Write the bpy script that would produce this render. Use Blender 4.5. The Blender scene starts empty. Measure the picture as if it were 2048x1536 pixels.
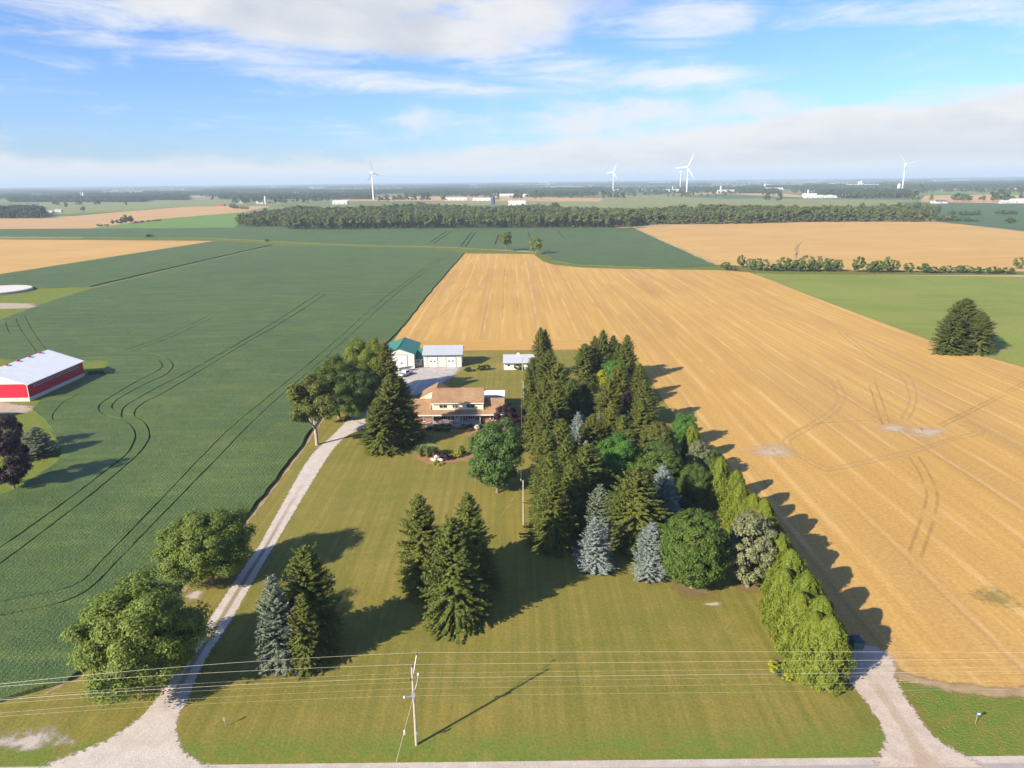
import bpy, math, random
import numpy as np
from mathutils import Matrix, Vector
from mathutils.geometry import delaunay_2d_cdt, tessellate_polygon

SC = bpy.context.scene
COL = SC.collection
random.seed(7)
rad = math.radians

# ------------------------------------------------------------------ camera, sky, sun, exposure
CAM_H = 60.0
FPX = 1409.0                      # focal length in pixels of the 2048 px wide photograph
PITCH = math.atan((768 - 361) / FPX)
ROLL = rad(0.62)
FWD = Vector((0, math.cos(PITCH), -math.sin(PITCH)))
_r0, _u0 = Vector((1, 0, 0)), Vector((0, math.sin(PITCH), math.cos(PITCH)))
RGT = _r0 * math.cos(ROLL) - _u0 * math.sin(ROLL)
UPV = _u0 * math.cos(ROLL) + _r0 * math.sin(ROLL)
cd = bpy.data.cameras.new('drone_camera')
cam = bpy.data.objects.new('drone_camera', cd)
COL.objects.link(cam)
cd.sensor_width = 36.0
cd.lens = 36.0 * FPX / 2048.0
cd.clip_start, cd.clip_end = 0.5, 90000.0
cam.matrix_world = Matrix(((RGT.x, UPV.x, -FWD.x, 0), (RGT.y, UPV.y, -FWD.y, 0), (RGT.z, UPV.z, -FWD.z, CAM_H), (0, 0, 0, 1)))
SC.camera = cam

SUN_EL = rad(28.0)
SUN_AZ = rad(219.0)               # angle of the sun from +X, counter-clockwise
sun_dir = Vector((math.cos(SUN_AZ) * math.cos(SUN_EL), math.sin(SUN_AZ) * math.cos(SUN_EL), math.sin(SUN_EL)))
sl = bpy.data.lights.new('sun', 'SUN')
sl.energy, sl.angle, sl.color = 3.7, rad(0.5), (1.0, 0.89, 0.72)
so = bpy.data.objects.new('sun', sl)
COL.objects.link(so)
so.rotation_euler = (-sun_dir).to_track_quat('-Z', 'Y').to_euler()

vs = SC.view_settings
vs.view_transform, vs.look, vs.gamma, vs.exposure = 'Standard', 'None', 1.0, 1.44
vs.use_curve_mapping = False
cy = SC.cycles
cy.max_bounces, cy.diffuse_bounces, cy.glossy_bounces, cy.transmission_bounces = 4, 3, 2, 4
cy.volume_bounces, cy.transparent_max_bounces = 0, 8
cy.use_denoising = True
cy.adaptive_threshold = 0.015
cy.caustics_reflective = cy.caustics_refractive = False


# ------------------------------------------------------------------ node helpers
def node(nt, typ, ins=None, **props):
    n = nt.nodes.new(typ)
    for k, v in props.items():
        setattr(n, k, v)
    for k, v in (ins or {}).items():
        if isinstance(v, bpy.types.NodeSocket):
            nt.links.new(v, n.inputs[k])
        else:
            n.inputs[k].default_value = v
    return n


def mth(nt, op, a, b=0.0, c=0.0, clamp=False):
    n = node(nt, 'ShaderNodeMath', {0: a, 1: b, 2: c}, operation=op)
    n.use_clamp = clamp
    return n.outputs[0]


def mixc(nt, f, a, b, blend='MIX'):
    n = node(nt, 'ShaderNodeMix', None, data_type='RGBA', blend_type=blend)
    for i, v in ((0, f), (6, a), (7, b)):
        if isinstance(v, bpy.types.NodeSocket):
            nt.links.new(v, n.inputs[i])
        else:
            n.inputs[i].default_value = v if i == 0 else (*v[:3], 1)
    return n.outputs[2]


def noise(nt, vec, scale, detail=3.0, rough=0.55, dist=0.0):
    return node(nt, 'ShaderNodeTexNoise', {'Vector': vec, 'Scale': scale, 'Detail': detail, 'Roughness': rough, 'Distortion': dist}).outputs['Fac']


def smooth(nt, v, lo, hi, a=0.0, b=1.0):
    n = node(nt, 'ShaderNodeMapRange', {'Value': v, 'From Min': lo, 'From Max': hi, 'To Min': a, 'To Max': b}, interpolation_type='SMOOTHSTEP')
    return n.outputs[0]


def mapping(nt, vec, scale=(1, 1, 1), rot=(0, 0, 0), loc=(0, 0, 0)):
    return node(nt, 'ShaderNodeMapping', {'Vector': vec, 'Scale': scale, 'Rotation': rot, 'Location': loc}).outputs[0]


def wpos(nt):
    return node(nt, 'ShaderNodeNewGeometry').outputs['Position']


def sep(nt, vec):
    return node(nt, 'ShaderNodeSeparateXYZ', {0: vec}).outputs


def new_mat(name):
    m = bpy.data.materials.new(name)
    m.use_nodes = True
    nt = m.node_tree
    nt.nodes.clear()
    return m, nt, nt.nodes.new('ShaderNodeOutputMaterial')


def finish(nt, out, color, rough=0.9, bump=None, bdist=0.1, bstr=1.0, alpha=None, spec=0.25, metallic=0.0, trans=None):
    b = node(nt, 'ShaderNodeBsdfPrincipled', {'Roughness': rough, 'Specular IOR Level': spec, 'Metallic': metallic})
    if isinstance(color, bpy.types.NodeSocket):
        nt.links.new(color, b.inputs['Base Color'])
    else:
        b.inputs['Base Color'].default_value = (*color[:3], 1)
    if bump is not None:
        bn = node(nt, 'ShaderNodeBump', {'Height': bump, 'Distance': bdist, 'Strength': bstr})
        nt.links.new(bn.outputs[0], b.inputs['Normal'])
    s = b.outputs[0]
    if trans is not None:
        t = node(nt, 'ShaderNodeBsdfTranslucent')
        if isinstance(color, bpy.types.NodeSocket):
            nt.links.new(color, t.inputs['Color'])
        else:
            t.inputs['Color'].default_value = (*color[:3], 1)
        s = node(nt, 'ShaderNodeMixShader', {0: trans, 1: s, 2: t.outputs[0]}).outputs[0]
    if alpha is not None:
        t = node(nt, 'ShaderNodeBsdfTransparent')
        s = node(nt, 'ShaderNodeMixShader', {0: alpha, 1: t.outputs[0], 2: s}).outputs[0]
    nt.links.new(s, out.inputs['Surface'])


def plain(name, col, rough=0.6, var=0.12, scale=1.5, bump=0.0, spec=0.3, metallic=0.0):
    m, nt, out = new_mat(name)
    tc = node(nt, 'ShaderNodeTexCoord').outputs['Object']
    f = noise(nt, tc, scale, 5.0, 0.6)
    c = mixc(nt, f, tuple(x * (1 - var) for x in col), tuple(min(1, x * (1 + var)) for x in col))
    finish(nt, out, c, rough, f if bump else None, bump, 1.0, None, spec, metallic)
    return m


# ------------------------------------------------------------------ the sky: blue air with cumulus, cirrus and a low bank
world = bpy.data.worlds.new('World')
SC.world = world
world.use_nodes = True
world.cycles.sampling_method = 'MANUAL'
world.cycles.sample_map_resolution = 512
wt = world.node_tree
wt.nodes.clear()
w_out = wt.nodes.new('ShaderNodeOutputWorld')
sky = node(wt, 'ShaderNodeTexSky', None, sky_type='NISHITA')
sky.sun_disc = False
sky.sun_elevation = SUN_EL
sky.sun_rotation = rad(450) - SUN_AZ
sky.altitude = 200.0
sky.air_density, sky.dust_density, sky.ozone_density = 1.0, 0.6, 2.2
SKY_STR = 0.063
CLOUD = 0.355
dirv = node(wt, 'ShaderNodeTexCoord').outputs['Generated']
dx, dy, dz = sep(wt, dirv)
azm = mth(wt, 'ARCTAN2', dx, dy)
ele = mth(wt, 'ARCSINE', dz)
den = mth(wt, 'ADD', mth(wt, 'MAXIMUM', dz, 0.0), 0.10)
cu = node(wt, 'ShaderNodeCombineXYZ', {0: mth(wt, 'DIVIDE', dx, den), 1: mth(wt, 'DIVIDE', dy, den), 2: 0.0}).outputs[0]
ang = mapping(wt, dirv, (1, 1, 2.3))
n_big = noise(wt, mapping(wt, ang, loc=(0.35, 0.0, 0.1)), 5.5, 6.5, 0.58, 0.4)
n_fine = noise(wt, mapping(wt, dirv, (1, 1, 3.0), loc=(3.1, 7.7, 0)), 11.0, 6.0, 0.6, 0.2)
cir_v = mapping(wt, dirv, (2.2, 2.2, 15.0), (0, rad(9), 0))
n_cir = noise(wt, cir_v, 2.6, 7.0, 0.68, 0.6)
n_cov = noise(wt, mapping(wt, cu, loc=(9, 2, 0)), 0.55, 3.0, 0.5)


def blob(px, py, hx, hy, tilt=0.0):
    """1 in the middle of a soft ellipse of cloud, falling to 0 outside it"""
    a0, e0 = (px - 1024) / FPX * 0.97, (363 - py) / FPX
    ax = mth(wt, 'SUBTRACT', azm, a0)
    ey = mth(wt, 'SUBTRACT', mth(wt, 'SUBTRACT', ele, e0), mth(wt, 'MULTIPLY', ax, tilt))
    u = mth(wt, 'DIVIDE', ax, hx / FPX)
    v = mth(wt, 'DIVIDE', ey, hy / FPX)
    r = mth(wt, 'SQRT', mth(wt, 'ADD', mth(wt, 'MULTIPLY', u, u), mth(wt, 'MULTIPLY', v, v)))
    return smooth(wt, r, 1.45, 0.25)


def addall(l):
    s = l[0]
    for x in l[1:]:
        s = mth(wt, 'MAXIMUM', s, x)
    return s


cum = addall([blob(760, 30, 330, 80, 0.0), blob(1080, 55, 260, 80, 0.02), blob(560, 85, 230, 55, -0.10), blob(880, 112, 330, 46), blob(1330, 0, 210, 40), blob(1500, -20, 330, 30)])
cum_d = smooth(wt, mth(wt, 'ADD', mth(wt, 'MULTIPLY', cum, 0.95), mth(wt, 'MULTIPLY', mth(wt, 'SUBTRACT', n_big, 0.5), 2.3)), 0.18, 0.92)
n_stray = smooth(wt, mth(wt, 'ADD', mth(wt, 'MULTIPLY', n_cov, 0.7), mth(wt, 'MULTIPLY', n_big, 0.5)), 0.68, 0.86)
n_stray = mth(wt, 'MULTIPLY', n_stray, smooth(wt, ele, 0.24, 0.40))
cum_d = mth(wt, 'MAXIMUM', cum_d, n_stray)
cir = addall([blob(160, 55, 420, 62, -0.16), blob(1370, 92, 120, 48, 0.1), blob(1080, 165, 260, 42, -0.13), blob(820, 190, 480, 22, -0.09),
              blob(1850, 120, 300, 26, -0.05), blob(60, 105, 110, 24), blob(1320, 190, 240, 20, 0.02), blob(470, 150, 300, 20, -0.05)])
cir_d = mth(wt, 'MULTIPLY', smooth(wt, mth(wt, 'ADD', mth(wt, 'MULTIPLY', cir, 0.40), mth(wt, 'MULTIPLY', mth(wt, 'SUBTRACT', n_cir, 0.5), 1.7)), 0.0, 0.75), 0.9)
bank_edge = mth(wt, 'ADD', mth(wt, 'MULTIPLY', n_fine, 0.056), mth(wt, 'MULTIPLY', smooth(wt, azm, -0.25, 0.62), 0.062))
bank_d = smooth(wt, mth(wt, 'SUBTRACT', bank_edge, ele), -0.014, 0.010)
bank_d = mth(wt, 'MULTIPLY', bank_d, smooth(wt, azm, -0.9, 0.35, 0.85, 0.97))
bank2 = mth(wt, 'MULTIPLY', smooth(wt, mth(wt, 'ADD', mth(wt, 'MULTIPLY', blob(1250, 255, 520, 36, 0.03), 0.6), mth(wt, 'MULTIPLY', mth(wt, 'SUBTRACT', n_fine, 0.5), 2.2)), 0.15, 0.85), 0.8)
bank_d = mth(wt, 'MAXIMUM', bank_d, bank2)
# cloud tone: white sunlit tops, greyer undersides where the cloud is thick
shade = smooth(wt, mth(wt, 'ADD', noise(wt, mapping(wt, dirv, (1, 1, 2.3), loc=(0, 0, 0.09)), 5.5, 4.0, 0.55, 0.4), mth(wt, 'MULTIPLY', cum_d, 0.18)), 0.52, 0.86)
tone = mixc(wt, shade, (0.94, 0.935, 0.925), (0.70, 0.73, 0.78))
n_bk = noise(wt, mapping(wt, dirv, (1, 1, 5.0), loc=(1.7, 0.4, 0)), 9.0, 5.0, 0.6, 0.3)
bank_t = mixc(wt, smooth(wt, mth(wt, 'ADD', mth(wt, 'MULTIPLY', n_bk, 0.14), mth(wt, 'SUBTRACT', bank_edge, ele)), 0.065, 0.135), (0.98, 0.97, 0.955), (0.78, 0.80, 0.83))
bank_t = mixc(wt, smooth(wt, ele, 0.030, 0.004), bank_t, (1.02, 1.0, 0.97))
s_sky = mixc(wt, 1.0, sky.outputs[0], (0.59, 0.78, 1.16), 'MULTIPLY')
bg_sky = node(wt, 'ShaderNodeBackground', {'Color': s_sky, 'Strength': SKY_STR}).outputs[0]
bg_cum = node(wt, 'ShaderNodeBackground', {'Color': tone, 'Strength': CLOUD}).outputs[0]
bg_cir = node(wt, 'ShaderNodeBackground', {'Color': (1, 1, 1, 1), 'Strength': CLOUD}).outputs[0]
bg_bank = node(wt, 'ShaderNodeBackground', {'Color': bank_t, 'Strength': CLOUD * 0.97}).outputs[0]
s = node(wt, 'ShaderNodeMixShader', {0: cir_d, 1: bg_sky, 2: bg_cir}).outputs[0]
s = node(wt, 'ShaderNodeMixShader', {0: mth(wt, 'MULTIPLY', cum_d, 0.93), 1: s, 2: bg_cum}).outputs[0]
s = node(wt, 'ShaderNodeMixShader', {0: bank_d, 1: s, 2: bg_bank}).outputs[0]
wt.links.new(s, w_out.inputs['Surface'])


# ------------------------------------------------------------------ surveying and mesh helpers
def S(px, py, z=0.0):
    """the point at height z that was surveyed at this pixel of the photograph"""
    d = FWD + RGT * ((px - 1024) / FPX) + UPV * ((768 - py) / FPX)
    t = (z - CAM_H) / d.z
    return Vector((0, 0, CAM_H)) + d * t


def SY(px, py, y):
    """the point in the vertical plane Y = y that was surveyed at this pixel"""
    d = FWD + RGT * ((px - 1024) / FPX) + UPV * ((768 - py) / FPX)
    return Vector((0, 0, CAM_H)) + d * (y / d.y)


def S2(pts, z=0.0):
    return [tuple(S(x, y, z)[:2]) for x, y in pts]


def link(name, data, mat=None, parent=None, loc=None):
    o = bpy.data.objects.new(name, data)
    COL.objects.link(o)
    if mat is not None and data is not None and not data.materials:
        data.materials.append(mat)
    if parent is not None:
        o.parent = parent
    if loc is not None:
        o.location = loc
    return o


def tag(o, label=None, cat=None, group=None, kind=None):
    for k, v in (('label', label), ('category', cat), ('group', group), ('kind', kind)):
        if v:
            o[k] = v
    return o


def empty(name, loc, label, cat, group=None, rz=0.0):
    o = bpy.data.objects.new(name, None)
    COL.objects.link(o)
    o.empty_display_size = 0.2
    o.location = loc
    o.rotation_euler = (0, 0, rz)
    return tag(o, label, cat, group)


def mesh_np(name, V, F):
    """a mesh from an (n,3) array and an (m,k) face array"""
    V = np.asarray(V, dtype=np.float32)
    F = np.asarray(F, dtype=np.int32)
    me = bpy.data.meshes.new(name)
    k = F.shape[1]
    me.vertices.add(len(V))
    me.vertices.foreach_set('co', V.ravel())
    me.loops.add(F.size)
    me.loops.foreach_set('vertex_index', F.ravel())
    me.polygons.add(len(F))
    me.polygons.foreach_set('loop_start', np.arange(0, F.size, k, dtype=np.int32))
    me.polygons.foreach_set('loop_total', np.full(len(F), k, dtype=np.int32))
    me.update(calc_edges=True)
    return me


class MB:
    """collects boxes, prisms and tubes for one mesh"""

    def __init__(s):
        s.v, s.f = [], []

    def add(s, vs_, fs):
        b = len(s.v)
        s.v += [tuple(p) for p in vs_]
        s.f += [tuple(b + i for i in f) for f in fs]
        return s

    def box(s, x0, x1, y0, y1, z0, z1):
        return s.add([(x0, y0, z0), (x1, y0, z0), (x1, y1, z0), (x0, y1, z0), (x0, y0, z1), (x1, y0, z1), (x1, y1, z1), (x0, y1, z1)],
                     [(3, 2, 1, 0), (4, 5, 6, 7), (0, 1, 5, 4), (1, 2, 6, 5), (2, 3, 7, 6), (3, 0, 4, 7)])

    def slab(s, quad, t):
        """a quad given by four corners, thickened downwards by t"""
        q = [Vector(p) for p in quad]
        n = (q[1] - q[0]).cross(q[3] - q[0]).normalized()
        if n.z < 0:
            n = -n
        lo = [p - n * t for p in q]
        return s.add(q + lo, [(0, 1, 2, 3), (7, 6, 5, 4), (0, 4, 5, 1), (1, 5, 6, 2), (2, 6, 7, 3), (3, 7, 4, 0)])

    def prism(s, poly, axis, a, b):
        """extrude a 2-D outline along x or y (poly = (y,z) or (x,z)) or z (poly = (x,y))"""
        n = len(poly)
        if axis == 'x':
            P = [(a, p, q) for p, q in poly] + [(b, p, q) for p, q in poly]
        elif axis == 'y':
            P = [(p, a, q) for p, q in poly] + [(p, b, q) for p, q in poly]
        else:
            P = [(p, q, a) for p, q in poly] + [(p, q, b) for p, q in poly]
        return s.add(P, [tuple(range(n))[::-1], tuple(range(n, 2 * n))] + [(i, (i + 1) % n, n + (i + 1) % n, n + i) for i in range(n)])

    def tube(s, pts, r, n=8, caps=True):
        pts = [Vector(p) for p in pts]
        rr = r if isinstance(r, (list, tuple)) else [r] * len(pts)
        b = len(s.v)
        for i, p in enumerate(pts):
            d = (pts[min(i + 1, len(pts) - 1)] - pts[max(i - 1, 0)]).normalized()
            a = d.cross(Vector((0, 0, 1)) if abs(d.z) < 0.9 else Vector((1, 0, 0))).normalized()
            c = d.cross(a)
            for k in range(n):
                t = 2 * math.pi * k / n
                s.v.append(tuple(p + (a * math.cos(t) + c * math.sin(t)) * rr[i]))
        for i in range(len(pts) - 1):
            for k in range(n):
                s.f.append((b + i * n + k, b + i * n + (k + 1) % n, b + (i + 1) * n + (k + 1) % n, b + (i + 1) * n + k))
        if caps:
            s.f.append(tuple(b + k for k in range(n))[::-1])
            s.f.append(tuple(b + (len(pts) - 1) * n + k for k in range(n)))
        return s

    def lathe(s, prof, n=16, cx=0, cy=0):
        b = len(s.v)
        for r, z in prof:
            for k in range(n):
                t = 2 * math.pi * k / n
                s.v.append((cx + r * math.cos(t), cy + r * math.sin(t), z))
        for i in range(len(prof) - 1):
            for k in range(n):
                s.f.append((b + i * n + k, b + i * n + (k + 1) % n, b + (i + 1) * n + (k + 1) % n, b + (i + 1) * n + k))
        s.f.append(tuple(b + k for k in range(n))[::-1])
        s.f.append(tuple(b + (len(prof) - 1) * n + k for k in range(n)))
        return s

    def mesh(s, name):
        me = bpy.data.meshes.new(name)
        me.from_pydata(s.v, [], s.f)
        me.update()
        return me

    def build(s, name, mat, parent=None, smooth_=False):
        me = s.mesh(name)
        if smooth_:
            me.polygons.foreach_set('use_smooth', [True] * len(me.polygons))
        return link(name, me, mat, parent)


# ------------------------------------------------------------------ ground and field materials
def mat_far_ground():
    """patchwork of far fields: each cell of a bent grid has its own crop"""
    m, nt, out = new_mat('far_patchwork')
    p = wpos(nt)
    warp = node(nt, 'ShaderNodeVectorMath', {0: node(nt, 'ShaderNodeTexNoise', {'Vector': p, 'Scale': 0.0006, 'Detail': 2.0}).outputs['Color'], 1: (500, 500, 0)}, operation='MULTIPLY').outputs[0]
    q = node(nt, 'ShaderNodeVectorMath', {0: p, 1: warp}, operation='ADD').outputs[0]
    x, y, _ = sep(nt, q)
    row = mth(nt, 'FLOOR', mth(nt, 'DIVIDE', y, 520.0))
    shift = node(nt, 'ShaderNodeTexWhiteNoise', {'W': row}, noise_dimensions='1D').outputs['Value']
    col_ = mth(nt, 'FLOOR', mth(nt, 'ADD', mth(nt, 'DIVIDE', x, 640.0), mth(nt, 'MULTIPLY', shift, 5.0)))
    w = node(nt, 'ShaderNodeTexWhiteNoise', {'Vector': node(nt, 'ShaderNodeCombineXYZ', {0: col_, 1: row, 2: 0.0}).outputs[0]}, noise_dimensions='2D').outputs['Value']
    r = node(nt, 'ShaderNodeValToRGB', {0: w})
    cr = r.color_ramp
    cr.interpolation = 'CONSTANT'
    cols = [(0, (0.17, 0.20, 0.06)), (0.2, (0.08, 0.14, 0.05)), (0.40, (0.22, 0.22, 0.09)), (0.58, (0.50, 0.34, 0.18)), (0.72, (0.11, 0.17, 0.06)), (0.86, (0.28, 0.25, 0.11))]
    while len(cr.elements) < len(cols):
        cr.elements.new(0.5)
    for e, (a, c) in zip(cr.elements, cols):
        e.position, e.color = a, (*c, 1)
    v = noise(nt, p, 0.02, 4.0)
    c = mixc(nt, smooth(nt, v, 0.3, 0.7), r.outputs[0], (0.10, 0.13, 0.04))
    c = mixc(nt, 0.45, r.outputs[0], c)
    finish(nt, out, c, 0.95, spec=0.1)
    return m


def mat_soy():
    m, nt, out = new_mat('soybean_canopy')
    p = wpos(nt)
    x, y, z = sep(nt, p)
    big = noise(nt, p, 0.018, 4.0, 0.55)
    streak = noise(nt, mapping(nt, p, (0.05, 0.30, 1), (0, 0, rad(-32))), 1.0, 5.0, 0.62)
    mid = noise(nt, p, 0.35, 4.0, 0.6)
    fine = noise(nt, p, 3.2, 3.0, 0.65)
    rows = mth(nt, 'SINE', mth(nt, 'ADD', mth(nt, 'MULTIPLY', x, 2 * math.pi / 0.76), mth(nt, 'MULTIPLY', noise(nt, p, 0.08, 2.0), 6.0)))
    c = mixc(nt, smooth(nt, big, 0.3, 0.7), (0.078, 0.126, 0.028), (0.112, 0.158, 0.028))
    c = mixc(nt, smooth(nt, streak, 0.42, 0.72), c, (0.168, 0.225, 0.044))
    c = mixc(nt, smooth(nt, mid, 0.55, 0.8), c, (0.115, 0.140, 0.028))
    c = mixc(nt, smooth(nt, fine, 0.3, 0.75), mixc(nt, 0.5, c, (0.020, 0.045, 0.012)), mixc(nt, 0.35, c, (0.13, 0.21, 0.065)))
    c = mixc(nt, mth(nt, 'MULTIPLY', smooth(nt, rows, 0.2, -0.9), 0.30), c, (0.022, 0.045, 0.014))
    c = mixc(nt, mth(nt, 'MULTIPLY', smooth(nt, noise(nt, p, 0.09, 5.0, 0.65), 0.5, 0.72), 0.45), c, (0.15, 0.175, 0.035))
    h = mth(nt, 'ADD', mth(nt, 'MULTIPLY', rows, 0.022), mth(nt, 'ADD', mth(nt, 'MULTIPLY', fine, 0.55), mth(nt, 'MULTIPLY', mid, 0.6)))
    finish(nt, out, c, 0.62, h, 0.5, 0.9, spec=0.25)
    return m


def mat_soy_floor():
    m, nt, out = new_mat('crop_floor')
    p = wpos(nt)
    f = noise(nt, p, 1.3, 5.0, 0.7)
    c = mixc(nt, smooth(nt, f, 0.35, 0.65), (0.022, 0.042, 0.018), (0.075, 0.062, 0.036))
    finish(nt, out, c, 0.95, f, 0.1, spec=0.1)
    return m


def mat_stubble(name='stubble', period=7.6, axis=0, base=((0.52, 0.310, 0.076), (0.61, 0.385, 0.112)), seed=0.0):
    """cut wheat: combine swaths, straw lines, drill rows and soil showing through"""
    m, nt, out = new_mat(name)
    p = mapping(nt, wpos(nt), loc=(seed, seed, 0))
    xyz = sep(nt, p)
    u = mth(nt, 'ADD', xyz[axis], mth(nt, 'MULTIPLY', mth(nt, 'SUBTRACT', noise(nt, p, 0.012, 2.0), 0.5), 1.6))
    long_ = (0.9, 0.02, 1) if axis == 0 else (0.02, 0.9, 1)
    st = noise(nt, mapping(nt, p, long_), 0.55, 5.0, 0.65)
    st2 = noise(nt, mapping(nt, p, (long_[0] * 0.12, long_[1] * 0.4, 1)), 1.0, 3.0, 0.5)
    big = noise(nt, p, 0.012, 4.0, 0.6)
    fine = noise(nt, p, 1.6, 5.0, 0.72)
    ph = mth(nt, 'FRACT', mth(nt, 'DIVIDE', u, period))
    straw = smooth(nt, mth(nt, 'ABSOLUTE', mth(nt, 'SUBTRACT', ph, 0.5)), 0.13, 0.03)
    brk = smooth(nt, noise(nt, mapping(nt, p, (0.2, 0.03, 1) if axis == 0 else (0.03, 0.2, 1)), 1.0, 4.0, 0.6), 0.40, 0.62)
    straw = mth(nt, 'MULTIPLY', straw, brk)
    rut = smooth(nt, mth(nt, 'ABSOLUTE', mth(nt, 'SUBTRACT', mth(nt, 'FRACT', mth(nt, 'DIVIDE', u, period * 2.0)), 0.2)), 0.035, 0.012)
    rut = mth(nt, 'MULTIPLY', rut, smooth(nt, st2, 0.42, 0.66))
    c = mixc(nt, smooth(nt, big, 0.3, 0.7), base[0], base[1])
    c = mixc(nt, smooth(nt, st, 0.35, 0.70), mixc(nt, 0.65, c, (0.42, 0.235, 0.058)), c)
    c = mixc(nt, smooth(nt, st2, 0.45, 0.75), c, mixc(nt, 0.5, c, (0.33, 0.20, 0.085)))
    c = mixc(nt, mth(nt, 'MULTIPLY', straw, 0.42), c, (0.72, 0.50, 0.23))
    c = mixc(nt, mth(nt, 'MULTIPLY', rut, 0.40), c, (0.28, 0.155, 0.06))
    c = mixc(nt, smooth(nt, fine, 0.35, 0.75), mixc(nt, 0.28, c, (0.30, 0.17, 0.06)), mixc(nt, 0.22, c, (0.74, 0.53, 0.26)))
    finish(nt, out, c, 0.95, mth(nt, 'ADD', fine, mth(nt, 'MULTIPLY', st, 0.5)), 0.12, 0.6, spec=0.1)
    return m


def mat_hay():
    m, nt, out = new_mat('hay_field')
    p = wpos(nt)
    st = noise(nt, mapping(nt, p, (0.05, 0.55, 1), (0, 0, rad(8))), 0.45, 4.0, 0.6)
    big = noise(nt, p, 0.02, 3.0)
    fine = noise(nt, p, 1.1, 4.0, 0.7)
    c = mixc(nt, smooth(nt, big, 0.35, 0.65), (0.195, 0.245, 0.040), (0.25, 0.295, 0.052))
    c = mixc(nt, smooth(nt, st, 0.44, 0.64), c, (0.27, 0.26, 0.07))
    c = mixc(nt, smooth(nt, fine, 0.3, 0.75), mixc(nt, 0.35, c, (0.05, 0.09, 0.02)), c)
    finish(nt, out, c, 0.9, fine, 0.2, spec=0.15)
    return m


def mat_lawn(name='mown_grass', dry=1.0):
    """cut grass with crossing mower passes, dry patches and clover"""
    m, nt, out = new_mat(name)
    p = wpos(nt)
    x, y, z = sep(nt, p)
    big = noise(nt, p, 0.055, 4.0, 0.6)
    mid = noise(nt, p, 0.35, 5.0, 0.65)
    fine = noise(nt, p, 2.6, 4.0, 0.7)
    s1 = smooth(nt, noise(nt, mapping(nt, p, (0.95, 0.016, 1), (0, 0, rad(9.8))), 1.0, 2.0, 0.5), 0.40, 0.62)
    s2 = smooth(nt, noise(nt, mapping(nt, p, (0.85, 0.016, 1), (0, 0, rad(47))), 1.0, 2.0, 0.5), 0.40, 0.62)
    s2 = mth(nt, 'MULTIPLY', s2, smooth(nt, noise(nt, p, 0.035, 2.0), 0.35, 0.6))
    band = noise(nt, mapping(nt, p, (0.02, 0.3, 1)), 1.0, 3.0, 0.5)
    c = mixc(nt, smooth(nt, big, 0.32, 0.68), (0.198, 0.176, 0.032), (0.288, 0.215, 0.050))
    c = mixc(nt, mth(nt, 'MULTIPLY', smooth(nt, mid, 0.44, 0.72), 0.75 * dry), c, (0.33, 0.25, 0.065))
    c = mixc(nt, mth(nt, 'MULTIPLY', smooth(nt, band, 0.55, 0.75), 0.4), c, (0.125, 0.170, 0.022))
    str_ = smooth(nt, y, 250, 95, 0.22, 0.46)
    c = mixc(nt, mth(nt, 'MULTIPLY', s1, str_), c, (0.115, 0.125, 0.020))
    c = mixc(nt, mth(nt, 'MULTIPLY', s2, 0.46), c, (0.115, 0.125, 0.020))
    c = mixc(nt, mth(nt, 'MULTIPLY', smooth(nt, noise(nt, p, 0.13, 6.0, 0.7), 0.52, 0.70), 0.55), c, (0.125, 0.145, 0.024))
    c = mixc(nt, mth(nt, 'MULTIPLY', smooth(nt, noise(nt, mapping(nt, p, loc=(40, 9, 0)), 0.21, 6.0, 0.72), 0.60, 0.76), 0.6), c, (0.36, 0.265, 0.10))
    verge = smooth(nt, y, 67.5, 63.0)
    c = mixc(nt, mth(nt, 'MULTIPLY', verge, smooth(nt, mid, 0.3, 0.6)), c, (0.110, 0.185, 0.024))
    c = mixc(nt, smooth(nt, fine, 0.28, 0.78), mixc(nt, 0.42, c, (0.10, 0.105, 0.018)), mixc(nt, 0.25, c, (0.34, 0.29, 0.075)))
    finish(nt, out, c, 0.9, mth(nt, 'ADD', fine, mth(nt, 'MULTIPLY', mid, 0.5)), 0.09, 0.7, spec=0.15)
    return m


def mat_rough_grass(name, a, b, c2, scale=0.5):
    m, nt, out = new_mat(name)
    p = wpos(nt)
    f1 = noise(nt, p, scale, 5.0, 0.7)
    f2 = noise(nt, p, scale * 6, 4.0, 0.7)
    c = mixc(nt, smooth(nt, f1, 0.35, 0.65), a, b)
    c = mixc(nt, smooth(nt, f2, 0.5, 0.75), c, c2)
    finish(nt, out, c, 0.95, f2, 0.3, spec=0.1)
    return m


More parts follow.
